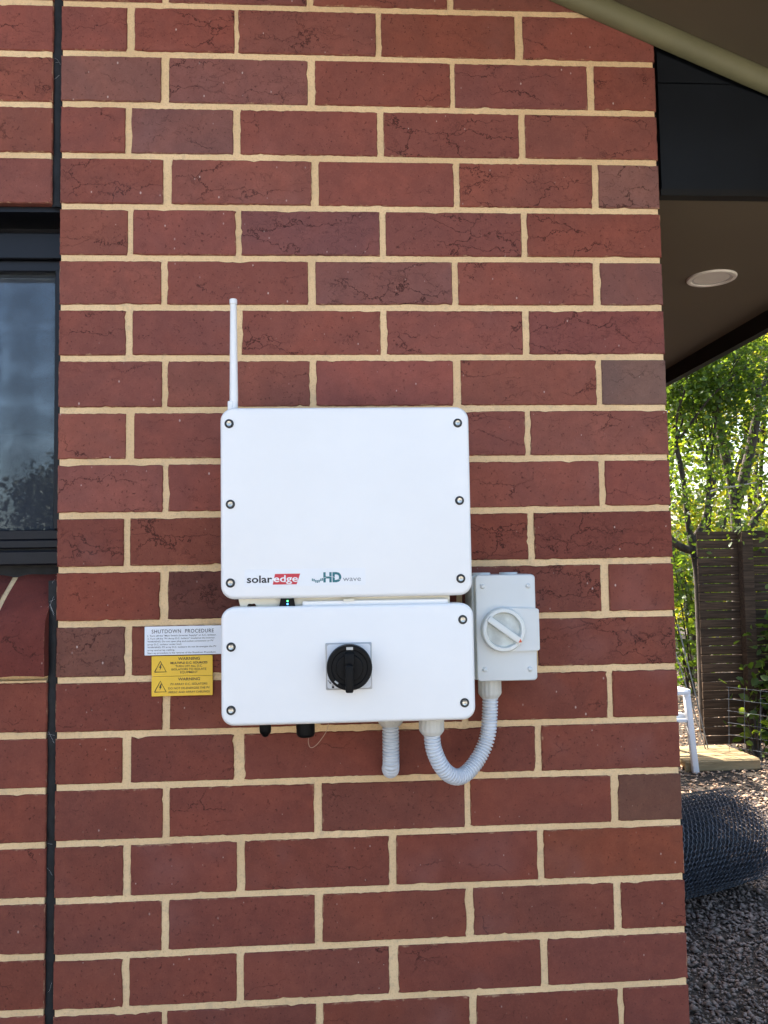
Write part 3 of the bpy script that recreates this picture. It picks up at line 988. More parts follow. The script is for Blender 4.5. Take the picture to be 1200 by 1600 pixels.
# rotary switch
pl = P(from_bm('switch_plate', cover_bm(-.5808, -.5142, 1.4690, 1.5358, .0015, IY - .0025, IY + .001, .0006, 3, 2), M['plate'], None, True, 30))
P(from_bm('plate_label', cover_bm(-.5788, -.5162, 1.4710, 1.5338, .004, IY - .0028, IY - .0024, .0001, 5, 1), plain('silver_plate_label', (0.60, 0.63, 0.67), 0.35, var=0.04)))
KX, KZ = -.5468, 1.5018
kn = [(0, IY - .0215), (.0185, IY - .0215), (.0192, IY - .0208), (.0195, IY - .019), (.0250, IY - .0185), (.0262, IY - .0195), (.0308, IY - .0195), (.0322, IY - .018), (.0326, IY - .015), (.0326, IY - .003)]
P(from_bm('switch_knob', lathe_y(kn, KX, KZ, 56), M['black'], None, True, 35))
hb = bmesh.new()
box_bm(KX - .0062, KX + .0048, IY - .0385, IY - .0190, KZ - .0325, KZ + .0060, .0022, 3, hb)
box_bm(KX - .0070, KX + .0070, IY - .0265, IY - .0185, KZ - .004, KZ + .0215, .0015, 2, hb)
hd = P(from_bm('switch_handle', hb, M['black'], None, True, 40))
P(from_bm('position_mark', box_bm(KX - .0042, KX + .0052, IY - .0199, IY - .0190, KZ + .0255, KZ + .0295), M['silver_print']))
bmv = box_bm(-.0030, .0030, IY - .0199, IY - .0190, -.0012, .0012)
for v in bmv.verts:
    a_ = R(-38); vx, vz = v.co.x, v.co.z
    v.co.x = KX - .0188 + vx * math.cos(a_) - vz * math.sin(a_); v.co.z = KZ - .0198 + vx * math.sin(a_) + vz * math.cos(a_)
P(from_bm('position_mark', bmv, M['silver_print']))
bmv = box_bm(-.5722, -.5690, IY - .00305, IY - .0027, 1.4716, 1.4742)
P(from_bm('lock_symbol', tube_bm([(-.5716, IY - .003, 1.4742), (-.5716, IY - .003, 1.4760), (-.5706, IY - .003, 1.4770), (-.5696, IY - .003, 1.4760), (-.5696, IY - .003, 1.4742)], .0003, 5, bmv), M['ink']))
bmv = tube_bm([(-.5780, IY - .003, 1.4832), (-.5745, IY - .003, 1.4790)], .00035, 5)
prism_bm([(-.5762, 1.4792), (-.5742, 1.4806), (-.5730, 1.4772)], IY - .0031, IY - .0027, bmv)
P(from_bm('arrow_symbol', bmv, M['ink']))
# black cable glands below
P(from_bm('cable_gland', lathe_z([(.0020, 1.3945), (.0045, 1.3960), (.0062, 1.3990), (.0088, 1.4015), (.0092, 1.4050), (.0092, 1.4275)], -.6722, -.100, 24, flute=(3, 4, .0006)), M['black'], None, True, 40))
P(from_bm('cable_gland', lathe_z([(.0095, 1.3930), (.0122, 1.3945), (.0138, 1.3980), (.0138, 1.4040), (.0142, 1.4060), (.0142, 1.4275)], -.6124, -.100, 28, flute=(4, 5, .0006)), M['black'], None, True, 40))

# ------------------------------------------------------------------ isolator switch beside the boxes
iso = thing('isolator_switch', (-.302, 0, 1.465), 'pale grey isolator box with round dial and red triangle on brick wall', 'switch')
P = lambda o: place(o, iso)
FY = -.0850
P(from_bm('back_box', cover_bm(-.3528, -.2535, 1.4660, 1.6290, .006, FY + .018, -.001, .001), M['grey_plastic'], None, True, 35))
P(from_bm('front_cover', cover_bm(-.3495, -.2560, 1.4660, 1.6288, .0060, FY, FY + .0178, .0022), M['grey_plastic'], None, True, 35))
DX, DZ = -.3090, 1.5447
fl = [(DX, DZ + .0335), (-.2555, DZ + .0315), (-.2528, DZ + .0295), (-.2528, DZ - .0305), (-.2548, DZ - .0325), (DX, DZ - .0335)]
P(from_bm('dial_flange', prism_bm(fl, FY - .0060, FY + .016), M['grey_plastic']))
P(from_bm('dial_ring', lathe_y([(.0262, FY - .0095), (.0266, FY - .0125), (.0275, FY - .0135), (.0318, FY - .0132), (.0332, FY - .0118), (.0338, FY - .009), (.0340, FY + .001)], DX, DZ, 56), M['grey_dial'], None, True, 40))
P(from_bm('dial_recess', lathe_y([(0, FY - .0062), (.0255, FY - .0062), (.0264, FY - .0100)], DX, DZ, 48), M['grey_film'], None, True, 35))
ang = math.atan2(-.0355, .0480)
bmv = box_bm(-.0300, .0300, FY - .0165, FY - .0062, -.0048, .0048, .0012, 2)
def rotxz(bmv, a_, cx, cz):
    for v in bmv.verts:
        vx, vz = v.co.x, v.co.z
        v.co.x = cx + vx * math.cos(a_) - vz * math.sin(a_); v.co.z = cz + vx * math.sin(a_) + vz * math.cos(a_)
    return bmv
P(from_bm('dial_handle', rotxz(bmv, ang, DX + .0005, DZ + .0003), M['grey_dial'], None, True, 40))
tx, tz = DX + .0237, DZ - .0168
P(from_bm('red_triangle', prism_bm([(tx - .0026, tz - .0022), (tx + .0028, tz - .0016), (tx + .0003, tz + .0034)], FY - .01685, FY - .0164), M['orange_red']))
for cx_, cz_ in ((-.3385, 1.6115), (-.2672, 1.6110), (-.3378, 1.4840), (-.2675, 1.4832)):
    P(from_bm('screw_cap', lathe_y([(0, FY - .0034), (.0022, FY - .0030), (.0036, FY - .0016), (.0042, FY + .001)], cx_, cz_, 18), M['grey_plastic'], None, True, 60))
for cx_ in (-.3340, -.2905):
    P(from_bm('knockout_plug', lathe_z([(.0145, 1.6285), (.0145, 1.6312), (.0138, 1.6322)], cx_, -.050, 28), M['grey_plastic'], None, True, 40))
P(from_bm('knockout_plug', lathe_z([(.0105, 1.4640), (.0112, 1.4648), (.0112, 1.4662)], -.2850, -.050, 28), M['grey_plastic'], None, True, 40))

# ------------------------------------------------------------------ corrugated conduits
def conduit(name, path, label, glands, r=.0128, start=None):
    root = thing(name, path[0], label, 'conduit', 'grey corrugated conduits under the boxes')
    pts, Ln = spline(path, 400)
    nr = int(Ln / .0050)
    per = 8
    pts, _ = spline(path, nr * per + 1)
    prof = [.0, .05, .85, 1.0, 1.0, 1.0, .9, .1]
    rad = [r - .0030 + .0030 * prof[i % per] for i in range(len(pts))]
    place(from_bm('hose', tube_bm(pts, rad, 24), M['hose'], None, True, 60), root)
    for (x_, y_, zt_, rr_) in glands:
        pr = [(rr_ * .74, zt_ - .0300), (rr_ * .80, zt_ - .0285), (rr_ * .95, zt_ - .0250), (rr_, zt_ - .0225), (rr_, zt_ - .0035), (rr_ * .97, zt_ - .002), (rr_ * .97, zt_ + .004)]
        place(from_bm('gland_nut', lathe_z(pr, x_, y_, 64, flute=(2, 4, .0008)), M['gland'], None, True, 30), root)
    return root
conduit('conduit', [(-.4812, -.034, 1.412), (-.4812, -.034, 1.366), (-.4812, -.033, 1.340), (-.4811, -.027, 1.3275), (-.4810, -.016, 1.3205), (-.4810, .004, 1.3190)],
        'short grey corrugated conduit bending straight back into the brick wall', [(-.4812, -.034, 1.4230, .0200)], r=.0135)
conduit('conduit', [(-.4233, -.100, 1.412), (-.4230, -.100, 1.390), (-.4205, -.0985, 1.3690), (-.4105, -.094, 1.3448), (-.3968, -.086, 1.3282), (-.3814, -.0745, 1.3207), (-.3660, -.0640, 1.3239),
        (-.3492, -.054, 1.3381), (-.3354, -.0473, 1.3579), (-.3280, -.045, 1.3783), (-.3252, -.045, 1.3999), (-.3235, -.045, 1.4258), (-.3233, -.045, 1.446)],
        'U-shaped grey corrugated conduit looping from lower white box to isolator', [(-.4234, -.100, 1.4210, .0190), (-.3235, -.045, 1.4650, .0184)], r=.0126)

# stray wire offcut under the box
wp, _ = spline([(-.6080, -.100, 1.3950), (-.6085, -.099, 1.3840), (-.6055, -.098, 1.3765), (-.5980, -.098, 1.3790), (-.5880, -.098, 1.3900), (-.5800, -.100, 1.4040), (-.5775, -.100, 1.4215)], 40)
tag(from_bm('wire_strand', tube_bm(wp, .00045, 6), M['copper']), 'thin tan strand of wire curling under the lower white box', 'wire')

# ------------------------------------------------------------------ signs on the brick
def sign_board(name, x0, x1, z0, z1, y, m, label):
    root = thing(name, ((x0 + x1) / 2, y, z0), label, 'sign')
    place(from_bm('board', cover_bm(x0, x1, z0, z1, .0008, y, y + .0014, .0003, 3, 2), m, None), root)
    return root
SY = -.0040
sg = sign_board('shutdown_sign', -.8712, -.7455, 1.5083, 1.5540, SY, M['sign_white'], 'white shutdown procedure sign with small black text, above the yellow signs')
text_mesh('lettering', 'SHUTDOWN  PROCEDURE', -.8600, SY - .0003, 1.5432, .0061, M['ink'], sg, width=.0985, spacing=1.12, bold=.004)
body = ['1. Turn off the "Main Switch (Inverter Supply)" or A.C. Isolator.',
        '2. Turn off the "PV Array D.C. Isolator" located at the inverter.',
        'WARNING: Do not open plug and socket connectors or PV',
        'array D.C. isolator under load.',
        'WARNING: PV array D.C. isolators do not de-energise the PV',
        'array and array cabling.',
        'Start up procedure is the reverse of the Shutdown Procedure.']
wid = [.1090, .1070, .1045, .0540, .1090, .0430, .1085]
for i, (t_, w_) in enumerate(zip(body, wid)):
    text_mesh('lettering', t_, -.8665, SY - .0003, 1.5380 - i * .00455, .00262, M['ink'], sg, width=w_, bold=.004)
def yellow(z0, z1, lines, label, y):
    root = sign_board('warning_sign', -.8601, -.7636, z0, z1, y, M['sign_yellow'], label)
    cx_, cz_ = -.8462, z0 + .0068
    tri = tube_bm([(cx_ - .0092, y - .0003, cz_), (cx_ + .0092, y - .0003, cz_), (cx_, y - .0003, cz_ + .0168), (cx_ - .0092, y - .0003, cz_), (cx_ - .0080, y - .0003, cz_)], .00065, 5)
    place(from_bm('warning_triangle', tri, M['ink']), root)
    bolt = prism_bm([(cx_ + .0008, cz_ + .0125), (cx_ - .0022, cz_ + .0066), (cx_ - .0002, cz_ + .0070), (cx_ - .0012, cz_ + .0022), (cx_ + .0022, cz_ + .0086), (cx_ + .0004, cz_ + .0082), (cx_ + .0022, cz_ + .0125)], y - .0006, y - .0002)
    place(from_bm('lightning_bolt', bolt, M['ink']), root)
    for (t_, zc, h_, w_, b_) in lines:
        text_mesh('lettering', t_, -.8010, y - .0003, zc, h_, M['ink'], root, width=w_, align='CENTER', bold=b_)
    return root
yellow(1.4750, 1.5068, [('WARNING', 1.5000, .0046, .0345, .012), ('MULTIPLE D.C. SOURCES', 1.4940, .0034, .0585, .022), ('TURN OFF ALL D.C.', 1.4888, .0034, .0430, .004),
       ('ISOLATORS TO ISOLATE', 1.4838, .0034, .0550, .004), ('EQUIPMENT', 1.4790, .0034, .0275, .004)], 'yellow warning sign about multiple D.C. sources, upper of two', SY + .0002)
yellow(1.4434, 1.4745, [('WARNING', 1.4676, .0046, .0345, .012), ('PV ARRAY D.C. ISOLATORS', 1.4604, .0034, .0580, .004), ('DO NOT DE-ENERGISE THE PV', 1.4540, .0034, .0655, .004),
       ('ARRAY AND ARRAY CABLINGS', 1.4478, .0034, .0655, .004)], 'yellow warning sign about PV array isolators, lower of two', SY + .0002)

# ------------------------------------------------------------------ cobweb threads across the control joint
rw = random.Random(12)
bmv = bmesh.new()
for i in range(13):
    z_ = rw.choice((rw.uniform(1.56, 1.70), rw.uniform(1.36, 1.48), rw.uniform(2.36, 2.50), rw.uniform(.95, 1.32)))
    x0_, x1_ = rw.uniform(-1.0245, -1.0190), rw.uniform(-1.0160, -1.0112)
    dz_ = rw.uniform(-.02, .02)
    if 1.66 < z_ < 2.2: z_ -= .1
    p_, _ = spline([(x0_, .0012, z_), ((x0_ + x1_) / 2 + rw.uniform(-.003, .003), -.0005, z_ + dz_ * .3), (x1_, .0012, z_ + dz_)], 6)
    tube_bm(p_, .00010, 3, bmv, False)
tag(from_bm('cobweb', bmv, M['web']), 'fine cobweb threads strung across the black vertical joint', 'cobweb', kind='stuff')

# ------------------------------------------------------------------ back garden: gravel and chips
def stones(name, n, area, size, m, seed, flat=.6, z=0.0):
    rr = np.random.default_rng(seed)
    base = np.array([(1, 0, 0), (-1, 0, 0), (0, 1, 0), (0, -1, 0), (0, 0, 1), (0, 0, -1)], float)
    tri = np.array([(0, 2, 4), (2, 1, 4), (1, 3, 4), (3, 0, 4), (2, 0, 5), (1, 2, 5), (3, 1, 5), (0, 3, 5)])
    xy = area(rr, n)
    n = len(xy)
    s = size * rr.lognormal(0, .35, n)
    v = base[None] * (1 + rr.uniform(-.35, .35, (n, 6, 1))) + rr.uniform(-.25, .25, (n, 6, 3))
    v = v * (s[:, None, None] * np.stack([np.ones(n), rr.uniform(.6, 1, n), rr.uniform(flat * .6, flat, n)], 1)[:, None, :])
    a = rr.uniform(0, 6.283, n); ca, sa = np.cos(a), np.sin(a)
    b = rr.normal(0, .35, n); cb, sb_ = np.cos(b), np.sin(b)
    x, y, zz = v[..., 0], v[..., 1], v[..., 2]
    x, zz = x * cb[:, None] - zz * sb_[:, None], x * sb_[:, None] + zz * cb[:, None]
    x, y = x * ca[:, None] - y * sa[:, None], x * sa[:, None] + y * ca[:, None]
    v = np.stack([x + xy[:, 0:1], y + xy[:, 1:2], zz + (z + s * flat * .45 + rr.uniform(0, size * .7, n))[:, None]], 2)
    f = (tri[None] + (np.arange(n) * 6)[:, None, None]).reshape(-1, 3)
    me_ = bpy.data.meshes.new(name)
    me_.vertices.add(n * 6); me_.vertices.foreach_set('co', v.reshape(-1))
    me_.loops.add(len(f) * 3); me_.loops.foreach_set('vertex_index', f.reshape(-1).astype(np.int32))
    me_.polygons.add(len(f)); me_.polygons.foreach_set('loop_start', np.arange(0, len(f) * 3, 3, dtype=np.int32))
    me_.update(calc_edges=True); me_.validate()
    return link(name, me_, m)
def area_gravel(rr, n):
    p = np.stack([rr.uniform(.03, 2.9, n), rr.uniform(-.3, 4.6, n)], 1)
    return p[(p[:, 1] < 4.2 + rr.normal(0, .2, n))]
tag(stones('gravel', 56000, area_gravel, .0092, M['gravel'], 3), 'grey-brown gravel lying in the shade beside the house', 'gravel', kind='stuff')
def area_chips(rr, n):
    p = np.stack([rr.uniform(1.2, 8.5, n), rr.uniform(3.9, 14, n)], 1)
    keep = (rr.random(n) < np.exp(-(p[:, 1] - 3.9) / 5)) & (p[:, 0] < 2.6 + (p[:, 1] - 3.9) * .7)
    return p[keep]
tag(stones('bark_chips', 45000, area_chips, .016, M['chips'], 4, .35), 'tan bark chips and dry leaves scattered over the garden soil', 'bark chips', kind='stuff')

# ------------------------------------------------------------------ chicken wire roll
def wire_roll():
    c0, c1 = Vector((.78, 2.575, .236)), Vector((1.50, 2.866, .236))
    ax = (c1 - c0); Lr = ax.length; ax.normalize()
    side = Vector((0, 0, 1)).cross(ax).normalized(); up = Vector((0, 0, 1))
    root = thing('chicken_wire_roll', (1.2, 2.75, 0), 'roll of galvanised chicken wire lying on the gravel', 'wire roll')
    rr = random.Random(5)
    V, F = [], []
    hexw = .027
    def P3(u, s):
        # s: distance wound along the spiral, u: along the axis
        turn = s / 1.38
        r = .232 - .0085 * turn - (.010 if turn > 1.02 else 0)
        a = s / 1.38 * 2 * math.pi
        w = .006 * math.sin(3 * a + u * 7) + .004 * math.sin(11 * u + a * 2)
        r += w * min(1, turn + .3)
        return c0 + ax * u + (side * math.cos(a) + up * math.sin(a)) * r * (1.0 if math.sin(a) > -.6 else .985)
    def seg(p, q, rad):
        d = (q - p).normalized()
        e = d.cross(Vector((.3, .5, .81))).normalized(); g = d.cross(e)
        b = len(V)
        for base in (p, q):
            for k in range(3):
                an = 2.094 * k
                V.append(base + (e * math.cos(an) + g * math.sin(an)) * rad)
        for k in range(3):
            j = (k + 1) % 3
            F.append((b + k, b + j, b + 3 + j, b + 3 + k))
    def coil(name, turn0, turn1, jt, r1, r2, m):
        V.clear(); F.clear()
        nu = int(Lr / hexw)
        h2 = hexw * .5; st = hexw * .87
        j0, j1 = int(turn0 * 1.38 / st), int(turn1 * 1.38 / st)
        for i in range(nu):
            for j in range(j0, j1):
                u = i * hexw + (h2 if j % 2 else 0)
                s = j * st
                q = lambda: rr.uniform(-jt, jt)
                a = P3(u + q(), s + .009 + q()); b_ = P3(u + q(), s - .004 + q())
                seg(a, b_, r1)                                # twisted pair
                nxt = (j + 1) * st - .004
                seg(a, P3(u + h2 + q(), nxt + q()), r2)
                seg(a, P3(u - h2 + q(), nxt + q()), r2)
        me_ = bpy.data.meshes.new(name)
        me_.from_pydata([tuple(v) for v in V], [], F); me_.update()
        place(link(name, me_, m), root)
    coil('outer_mesh', 0, 1.02, .0012, .0020, .0014, M['wire'])
    coil('inner_coils', 1.02, 9, .006, .0018, .0013, M['wire_dull'])
    return root
wire_roll()

# ------------------------------------------------------------------ white garden chair
ch = thing('garden_chair', (1.93, 5.2, 0), 'white metal garden armchair partly hidden behind the brick corner', 'chair')
P = lambda o: place(o, ch)
def bar(name, a, b, w, d, m=None):
    a, b = Vector(a), Vector(b)
    t = (b - a); Lb = t.length; t.normalize()
    ref = Vector((0, 1, 0)) if abs(t.y) < .9 else Vector((0, 0, 1))
    u_ = t.cross(ref).normalized(); v_ = t.cross(u_)
    bmv = box_bm(-w / 2, w / 2, -d / 2, d / 2, 0, Lb, min(w, d) * .22, 2)
    for vt in bmv.verts:
        c = vt.co.copy(); vt.co = a + u_ * c.x + v_ * c.y + t * c.z
    return P(from_bm(name, bmv, m or M['chair'], None, True, 40))
for sx in (1.66, 2.19):
    s_ = 1 if sx > 2 else -1
    bar('leg', (sx + .022 * s_, 4.955, 0), (sx - .015 * s_, 4.985, .612), .050, .044)
    bar('leg', (sx + .01 * s_, 5.50, 0), (sx - .012 * s_, 5.42, .60), .046, .040)
    bar('armrest', (sx - .015 * s_, 4.962, .622), (sx - .012 * s_, 5.44, .60), .055, .034)
    bar('back_post', (sx - .03 * s_, 5.40, .40), (sx - .04 * s_, 5.56, .98), .030, .026)
    bar('side_rail', (sx - .006 * s_, 4.985, .395), (sx - .006 * s_, 5.44, .385), .030, .035)
bar('front_rail', (1.665, 4.985, .40), (2.185, 4.985, .40), .030, .045)
bar('arm_brace', (1.665, 4.972, .612), (2.180, 4.972, .612), .034, .040)
for i in range(7):
    y_ = 5.01 + i * .068
    bar('seat_slat', (1.68, y_, .425 - i * .003), (2.17, y_, .425 - i * .003), .052, .018)
for i in range(6):
    z_ = .52 + i * .085
    yb = 5.40 + (z_ - .40) * .276
    bar('back_slat', (1.70, yb, z_), (2.15, yb, z_), .052, .016)

ch.location.x -= .035

# ------------------------------------------------------------------ slat fence
fe = thing('slat_fence', (3.0, 5.73, 0), 'dark weathered timber fence of horizontal slats with narrow gaps', 'fence')
P = lambda o: place(o, fe)
rf = random.Random(9)
slat_cache = {}
for (x0, x1) in ((2.600, 2.992), (3.000, 4.790), (4.800, 6.59)):
    for i in range(24):
        z0 = .045 + i * .0768
        key = (x0, i % 4)
        if key not in slat_cache:
            bmv = box_bm(0, x1 - x0, -.011, .011, 0, .0698, .003, 1)
            me_ = bpy.data.meshes.new('slat'); bmv.to_mesh(me_); bmv.free(); me_.materials.append(M['fence'])
            slat_cache[key] = me_
        o = link('slat', slat_cache[key], None)
        o.location = (x0, 5.728 + rf.uniform(-.003, .003), z0 + rf.uniform(-.002, .002))
        o.rotation_euler = (rf.uniform(-.04, .04), rf.uniform(-.0025, .0025), 0)
        P(o)
for x_ in (3.005, 4.795, 6.6):
    P(from_bm('post', box_bm(x_ - .048, x_ + .048, 5.622, 5.712, 0, 1.87, .004, 1), M['fence']))

# ------------------------------------------------------------------ timber platform by the fence
pf = thing('timber_pallet', (2.5, 5.3, 0), 'low pale timber platform on the chips in front of the fence', 'platform')
P = lambda o: place(o, pf)
for i in range(4):
    y0 = 5.02 + i * .125
    P(from_bm('board', box_bm(2.12 + .01 * (i % 2), 2.72 - .012 * i, y0, y0 + .115, .055, .085, .004, 2), M['sleeper'], None, True, 40))
for x_ in (2.15, 2.40, 2.63):
    P(from_bm('bearer', box_bm(x_, x_ + .07, 5.03, 5.50, .0, .0545, .003, 1), M['sleeper']))
P(from_bm('front_board', box_bm(2.12, 2.715, 5.0, 5.018, .003, .078, .003, 1), M['sleeper']))

# ------------------------------------------------------------------ leaning stakes
for (a, b, lab) in (((2.29, 5.46, 1.10), (2.497, 5.40, 0.0), 'thin grey garden stake leaning by the fence end, right one'), ((2.19, 5.46, 1.10), (2.475, 5.38, 0.0), 'thin grey garden stake leaning by the fence end, left one')):
    pts, _ = spline([a, ((a[0] + b[0]) / 2 + .006, (a[1] + b[1]) / 2, (a[2] + b[2]) / 2), b], 8)
    tag(from_bm('garden_stake', tube_bm(pts, .0055, 8), M['stake'], None, True), lab, 'stake', 'leaning garden stakes')

# ------------------------------------------------------------------ welded wire panel
wpn = thing('garden_trellis', (2.75, 4.98, 0), 'small welded wire trellis with square openings beside the fence', 'trellis')
P = lambda o: place(o, wpn)
A, B = Vector((2.60, 5.28, 0)), Vector((3.05, 4.62, 0))
for i in range(7):
    p = A.lerp(B, i / 6)
    P(from_bm('upright_wire', tube_bm([p + Vector((0, 0, .0)), p + Vector((.02, 0, .60))], .0020, 6), M['wire'], None, True))
for i in range(7):
    z_ = .03 + i * .095
    P(from_bm('cross_wire', tube_bm([A + Vector((.0, 0, z_)), B + Vector((.02, 0, z_))], .0017, 6), M['wire'], None, True))

# ------------------------------------------------------------------ trees and shrubs
def leaves_mesh(name, centres, size, seed, droop=.2):
    rr = np.random.default_rng(seed)
    n = len(centres)
    d = rr.normal(0, 1, (n, 3)); d[:, 2] = d[:, 2] * .6 - droop; d /= np.linalg.norm(d, axis=1)[:, None]
    t = rr.normal(0, 1, (n, 3)); s = np.cross(d, t); s /= np.linalg.norm(s, axis=1)[:, None]
    nn = np.cross(d, s)
    L = (size * rr.uniform(.6, 1.35, n))[:, None]
    W = L * rr.uniform(.26, .38, n)[:, None]
    v = np.empty((n, 6, 3))
    v[:, 0] = centres
    v[:, 1] = centres + d * L * .32 + s * W + nn * L * .06
    v[:, 2] = centres + d * L * .70 + s * W * .8 + nn * L * .05
    v[:, 3] = centres + d * L - nn * L * .06
    v[:, 4] = centres + d * L * .70 - s * W * .8 + nn * L * .05
    v[:, 5] = centres + d * L * .32 - s * W + nn * L * .06
    idx = (np.arange(n) * 6)[:, None]
    f = np.concatenate([idx + np.array([[0, 1, 2, 3]]), idx + np.array([[0, 3, 4, 5]])], 0).reshape(-1)
    nf = n * 2
    me_ = bpy.data.meshes.new(name)
    me_.vertices.add(n * 6); me_.vertices.foreach_set('co', v.reshape(-1))
    me_.loops.add(nf * 4); me_.loops.foreach_set('vertex_index', f.astype(np.int32))
    me_.polygons.add(nf); me_.polygons.foreach_set('loop_start', np.arange(0, nf * 4, 4, dtype=np.int32))
    me_.update(calc_edges=True)
    return me_

def grow(start, direction, length, radius, depth, rng, segs, tips):
    """limb that wanders and forks; collects tubes and leaf-bearing tips"""
    pts = [Vector(start)]; d = Vector(direction).normalized(); rad = [radius]
    n = 5
    for i in range(n):
        d = (d + Vector((rng.gauss(0, .14), rng.gauss(0, .14), rng.gauss(.05, .10)))).normalized()
        pts.append(pts[-1] + d * length / n); rad.append(radius * (1 - .5 * (i + 1) / n))
        if depth <= 1: tips.append((pts[-1].copy(), depth))
    segs.append((pts, rad))
    if depth > 0:
        for k in range(rng.choice((2, 3, 3))):
            nd = (d + Vector((rng.gauss(0, .65), rng.gauss(0, .65), rng.gauss(.15, .35)))).normalized()
            q = pts[rng.randint(2, n)]
            grow(q, nd, length * rng.uniform(.55, .8), radius * .5, depth - 1, rng, segs, tips)

def tree(name, base, stems, label, leafmat, nleaf, lsize, seed, clump=.22, depth=2, group=None, cat='tree', extra=None, grow_len=.9):
    """stems: polylines of (point, radius); limbs fork on from each stem end"""
    rng = random.Random(seed)
    root = thing(name, base, label, cat, group)
    segs, tips = [], []
    for st in stems:
        pts = [Vector(p) for p, r in st]; rad = [r for p, r in st]
        sp_, _ = spline(pts, len(pts) * 4)
        rs = [rad[min(int(i / 4), len(rad) - 2)] + (rad[min(int(i / 4) + 1, len(rad) - 1)] - rad[min(int(i / 4), len(rad) - 2)]) * ((i % 4) / 4) for i in range(len(sp_))]
        segs.append((sp_, rs))
        d = (pts[-1] - pts[-2]).normalized()
        for k in range(3):
            nd = (d + Vector((rng.gauss(0, .45), rng.gauss(0, .45), rng.gauss(.1, .3)))).normalized()
            grow(pts[-1], nd, grow_len * rng.uniform(.7, 1.1), rad[-1] * .75, depth, rng, segs, tips)
    bmv = bmesh.new()
    for pts, rad in segs:
        tube_bm(pts, rad, 7, bmv)
    place(from_bm('trunk', bmv, M['bark'], None, True, 80), root)
    rr = np.random.default_rng(seed + 1)
    cen = np.array([t[0] for t in tips])
    if extra is not None: cen = np.concatenate([cen, extra(rr)], 0)
    pick = cen[rr.integers(0, len(cen), nleaf)]
    c = pick + rr.normal(0, clump, (nleaf, 3)) * np.array([1, 1, .8])
    c = c[c[:, 2] > .03]
    place(link('crown', leaves_mesh('crown', c, lsize, seed + 2), leafmat), root)
    return root

V3 = lambda *a: a
def cloud(cx, cy, cz, rx, ry, rz, n):
    def f(rr):
        p = rr.normal(0, 1, (n, 3)); p /= np.linalg.norm(p, axis=1)[:, None]
        p *= rr.uniform(.25, 1, (n, 1)) ** .6
        return p * np.array([rx, ry, rz]) + np.array([cx, cy, cz])
    return f
# forked tree rising behind the fence
tree('garden_tree', (3.56, 6.9, 0),
     [[(V3(3.56, 6.95, 0), .09), (V3(3.55, 6.92, 1.0), .082), (V3(3.54, 6.9, 2.12), .070), (V3(3.47, 6.9, 2.65), .052), (V3(3.42, 6.95, 3.1), .038)],
      [(V3(3.54, 6.9, 2.15), .06), (V3(3.69, 6.9, 2.62), .054), (V3(3.80, 6.88, 3.10), .050), (V3(3.82, 6.87, 3.35), .046), (V3(3.72, 6.87, 3.5), .034), (V3(3.6, 6.85, 3.85), .022)],
      [(V3(3.82, 6.87, 3.33), .03), (V3(3.92, 6.86, 3.52), .027), (V3(3.98, 6.84, 3.9), .022)],
      [(V3(3.62, 6.97, 1.5), .045), (V3(3.72, 6.95, 1.95), .038), (V3(3.95, 6.95, 2.3), .032), (V3(4.3, 7.0, 2.8), .024)]],
     'leafy multi-stemmed tree with forked trunk rising behind the fence', M['leaf1'], 8000, .050, 11, .19, 2, 'trees beyond the house corner',
     extra=lambda rr: np.concatenate([cloud(3.5, 7.4, 3.3, 1.2, .6, .75, 60)(rr), cloud(2.95, 6.6, 2.55, .35, .4, .7, 30)(rr), cloud(3.0, 5.62, 1.96, .26, .10, .16, 16)(rr), cloud(3.6, 6.2, 2.25, .45, .3, .3, 26)(rr)], 0))
# tree by the end of the fence, crown reaching left behind the corner
tree('garden_tree', (2.92, 6.45, 0),
     [[(V3(2.95, 6.45, 0), .07), (V3(2.93, 6.42, .8), .065), (V3(2.90, 6.4, 1.48), .058), (V3(2.85, 6.4, 1.78), .050), (V3(2.82, 6.4, 2.02), .036), (V3(2.80, 6.42, 2.4), .028), (V3(2.74, 6.42, 2.75), .020)],
      [(V3(2.87, 6.4, 1.72), .042), (V3(2.72, 6.4, 1.77), .036), (V3(2.5, 6.42, 1.98), .028), (V3(2.15, 6.5, 2.4), .020)],
      [(V3(2.85, 6.4, 1.8), .035), (V3(3.02, 6.45, 2.05), .028), (V3(3.1, 6.5, 2.5), .02)]],
     'small tree with sideways limb standing by the fence end', M['leaf2'], 14000, .048, 23, .18, 2, 'trees beyond the house corner',
     extra=lambda rr: np.concatenate([cloud(2.6, 6.5, 2.35, .9, .8, .6, 80)(rr), cloud(1.3, 7.2, 2.6, 1.0, 1.0, .7, 22)(rr), cloud(3.1, 6.35, 2.85, .5, .35, .3, 22)(rr)], 0))
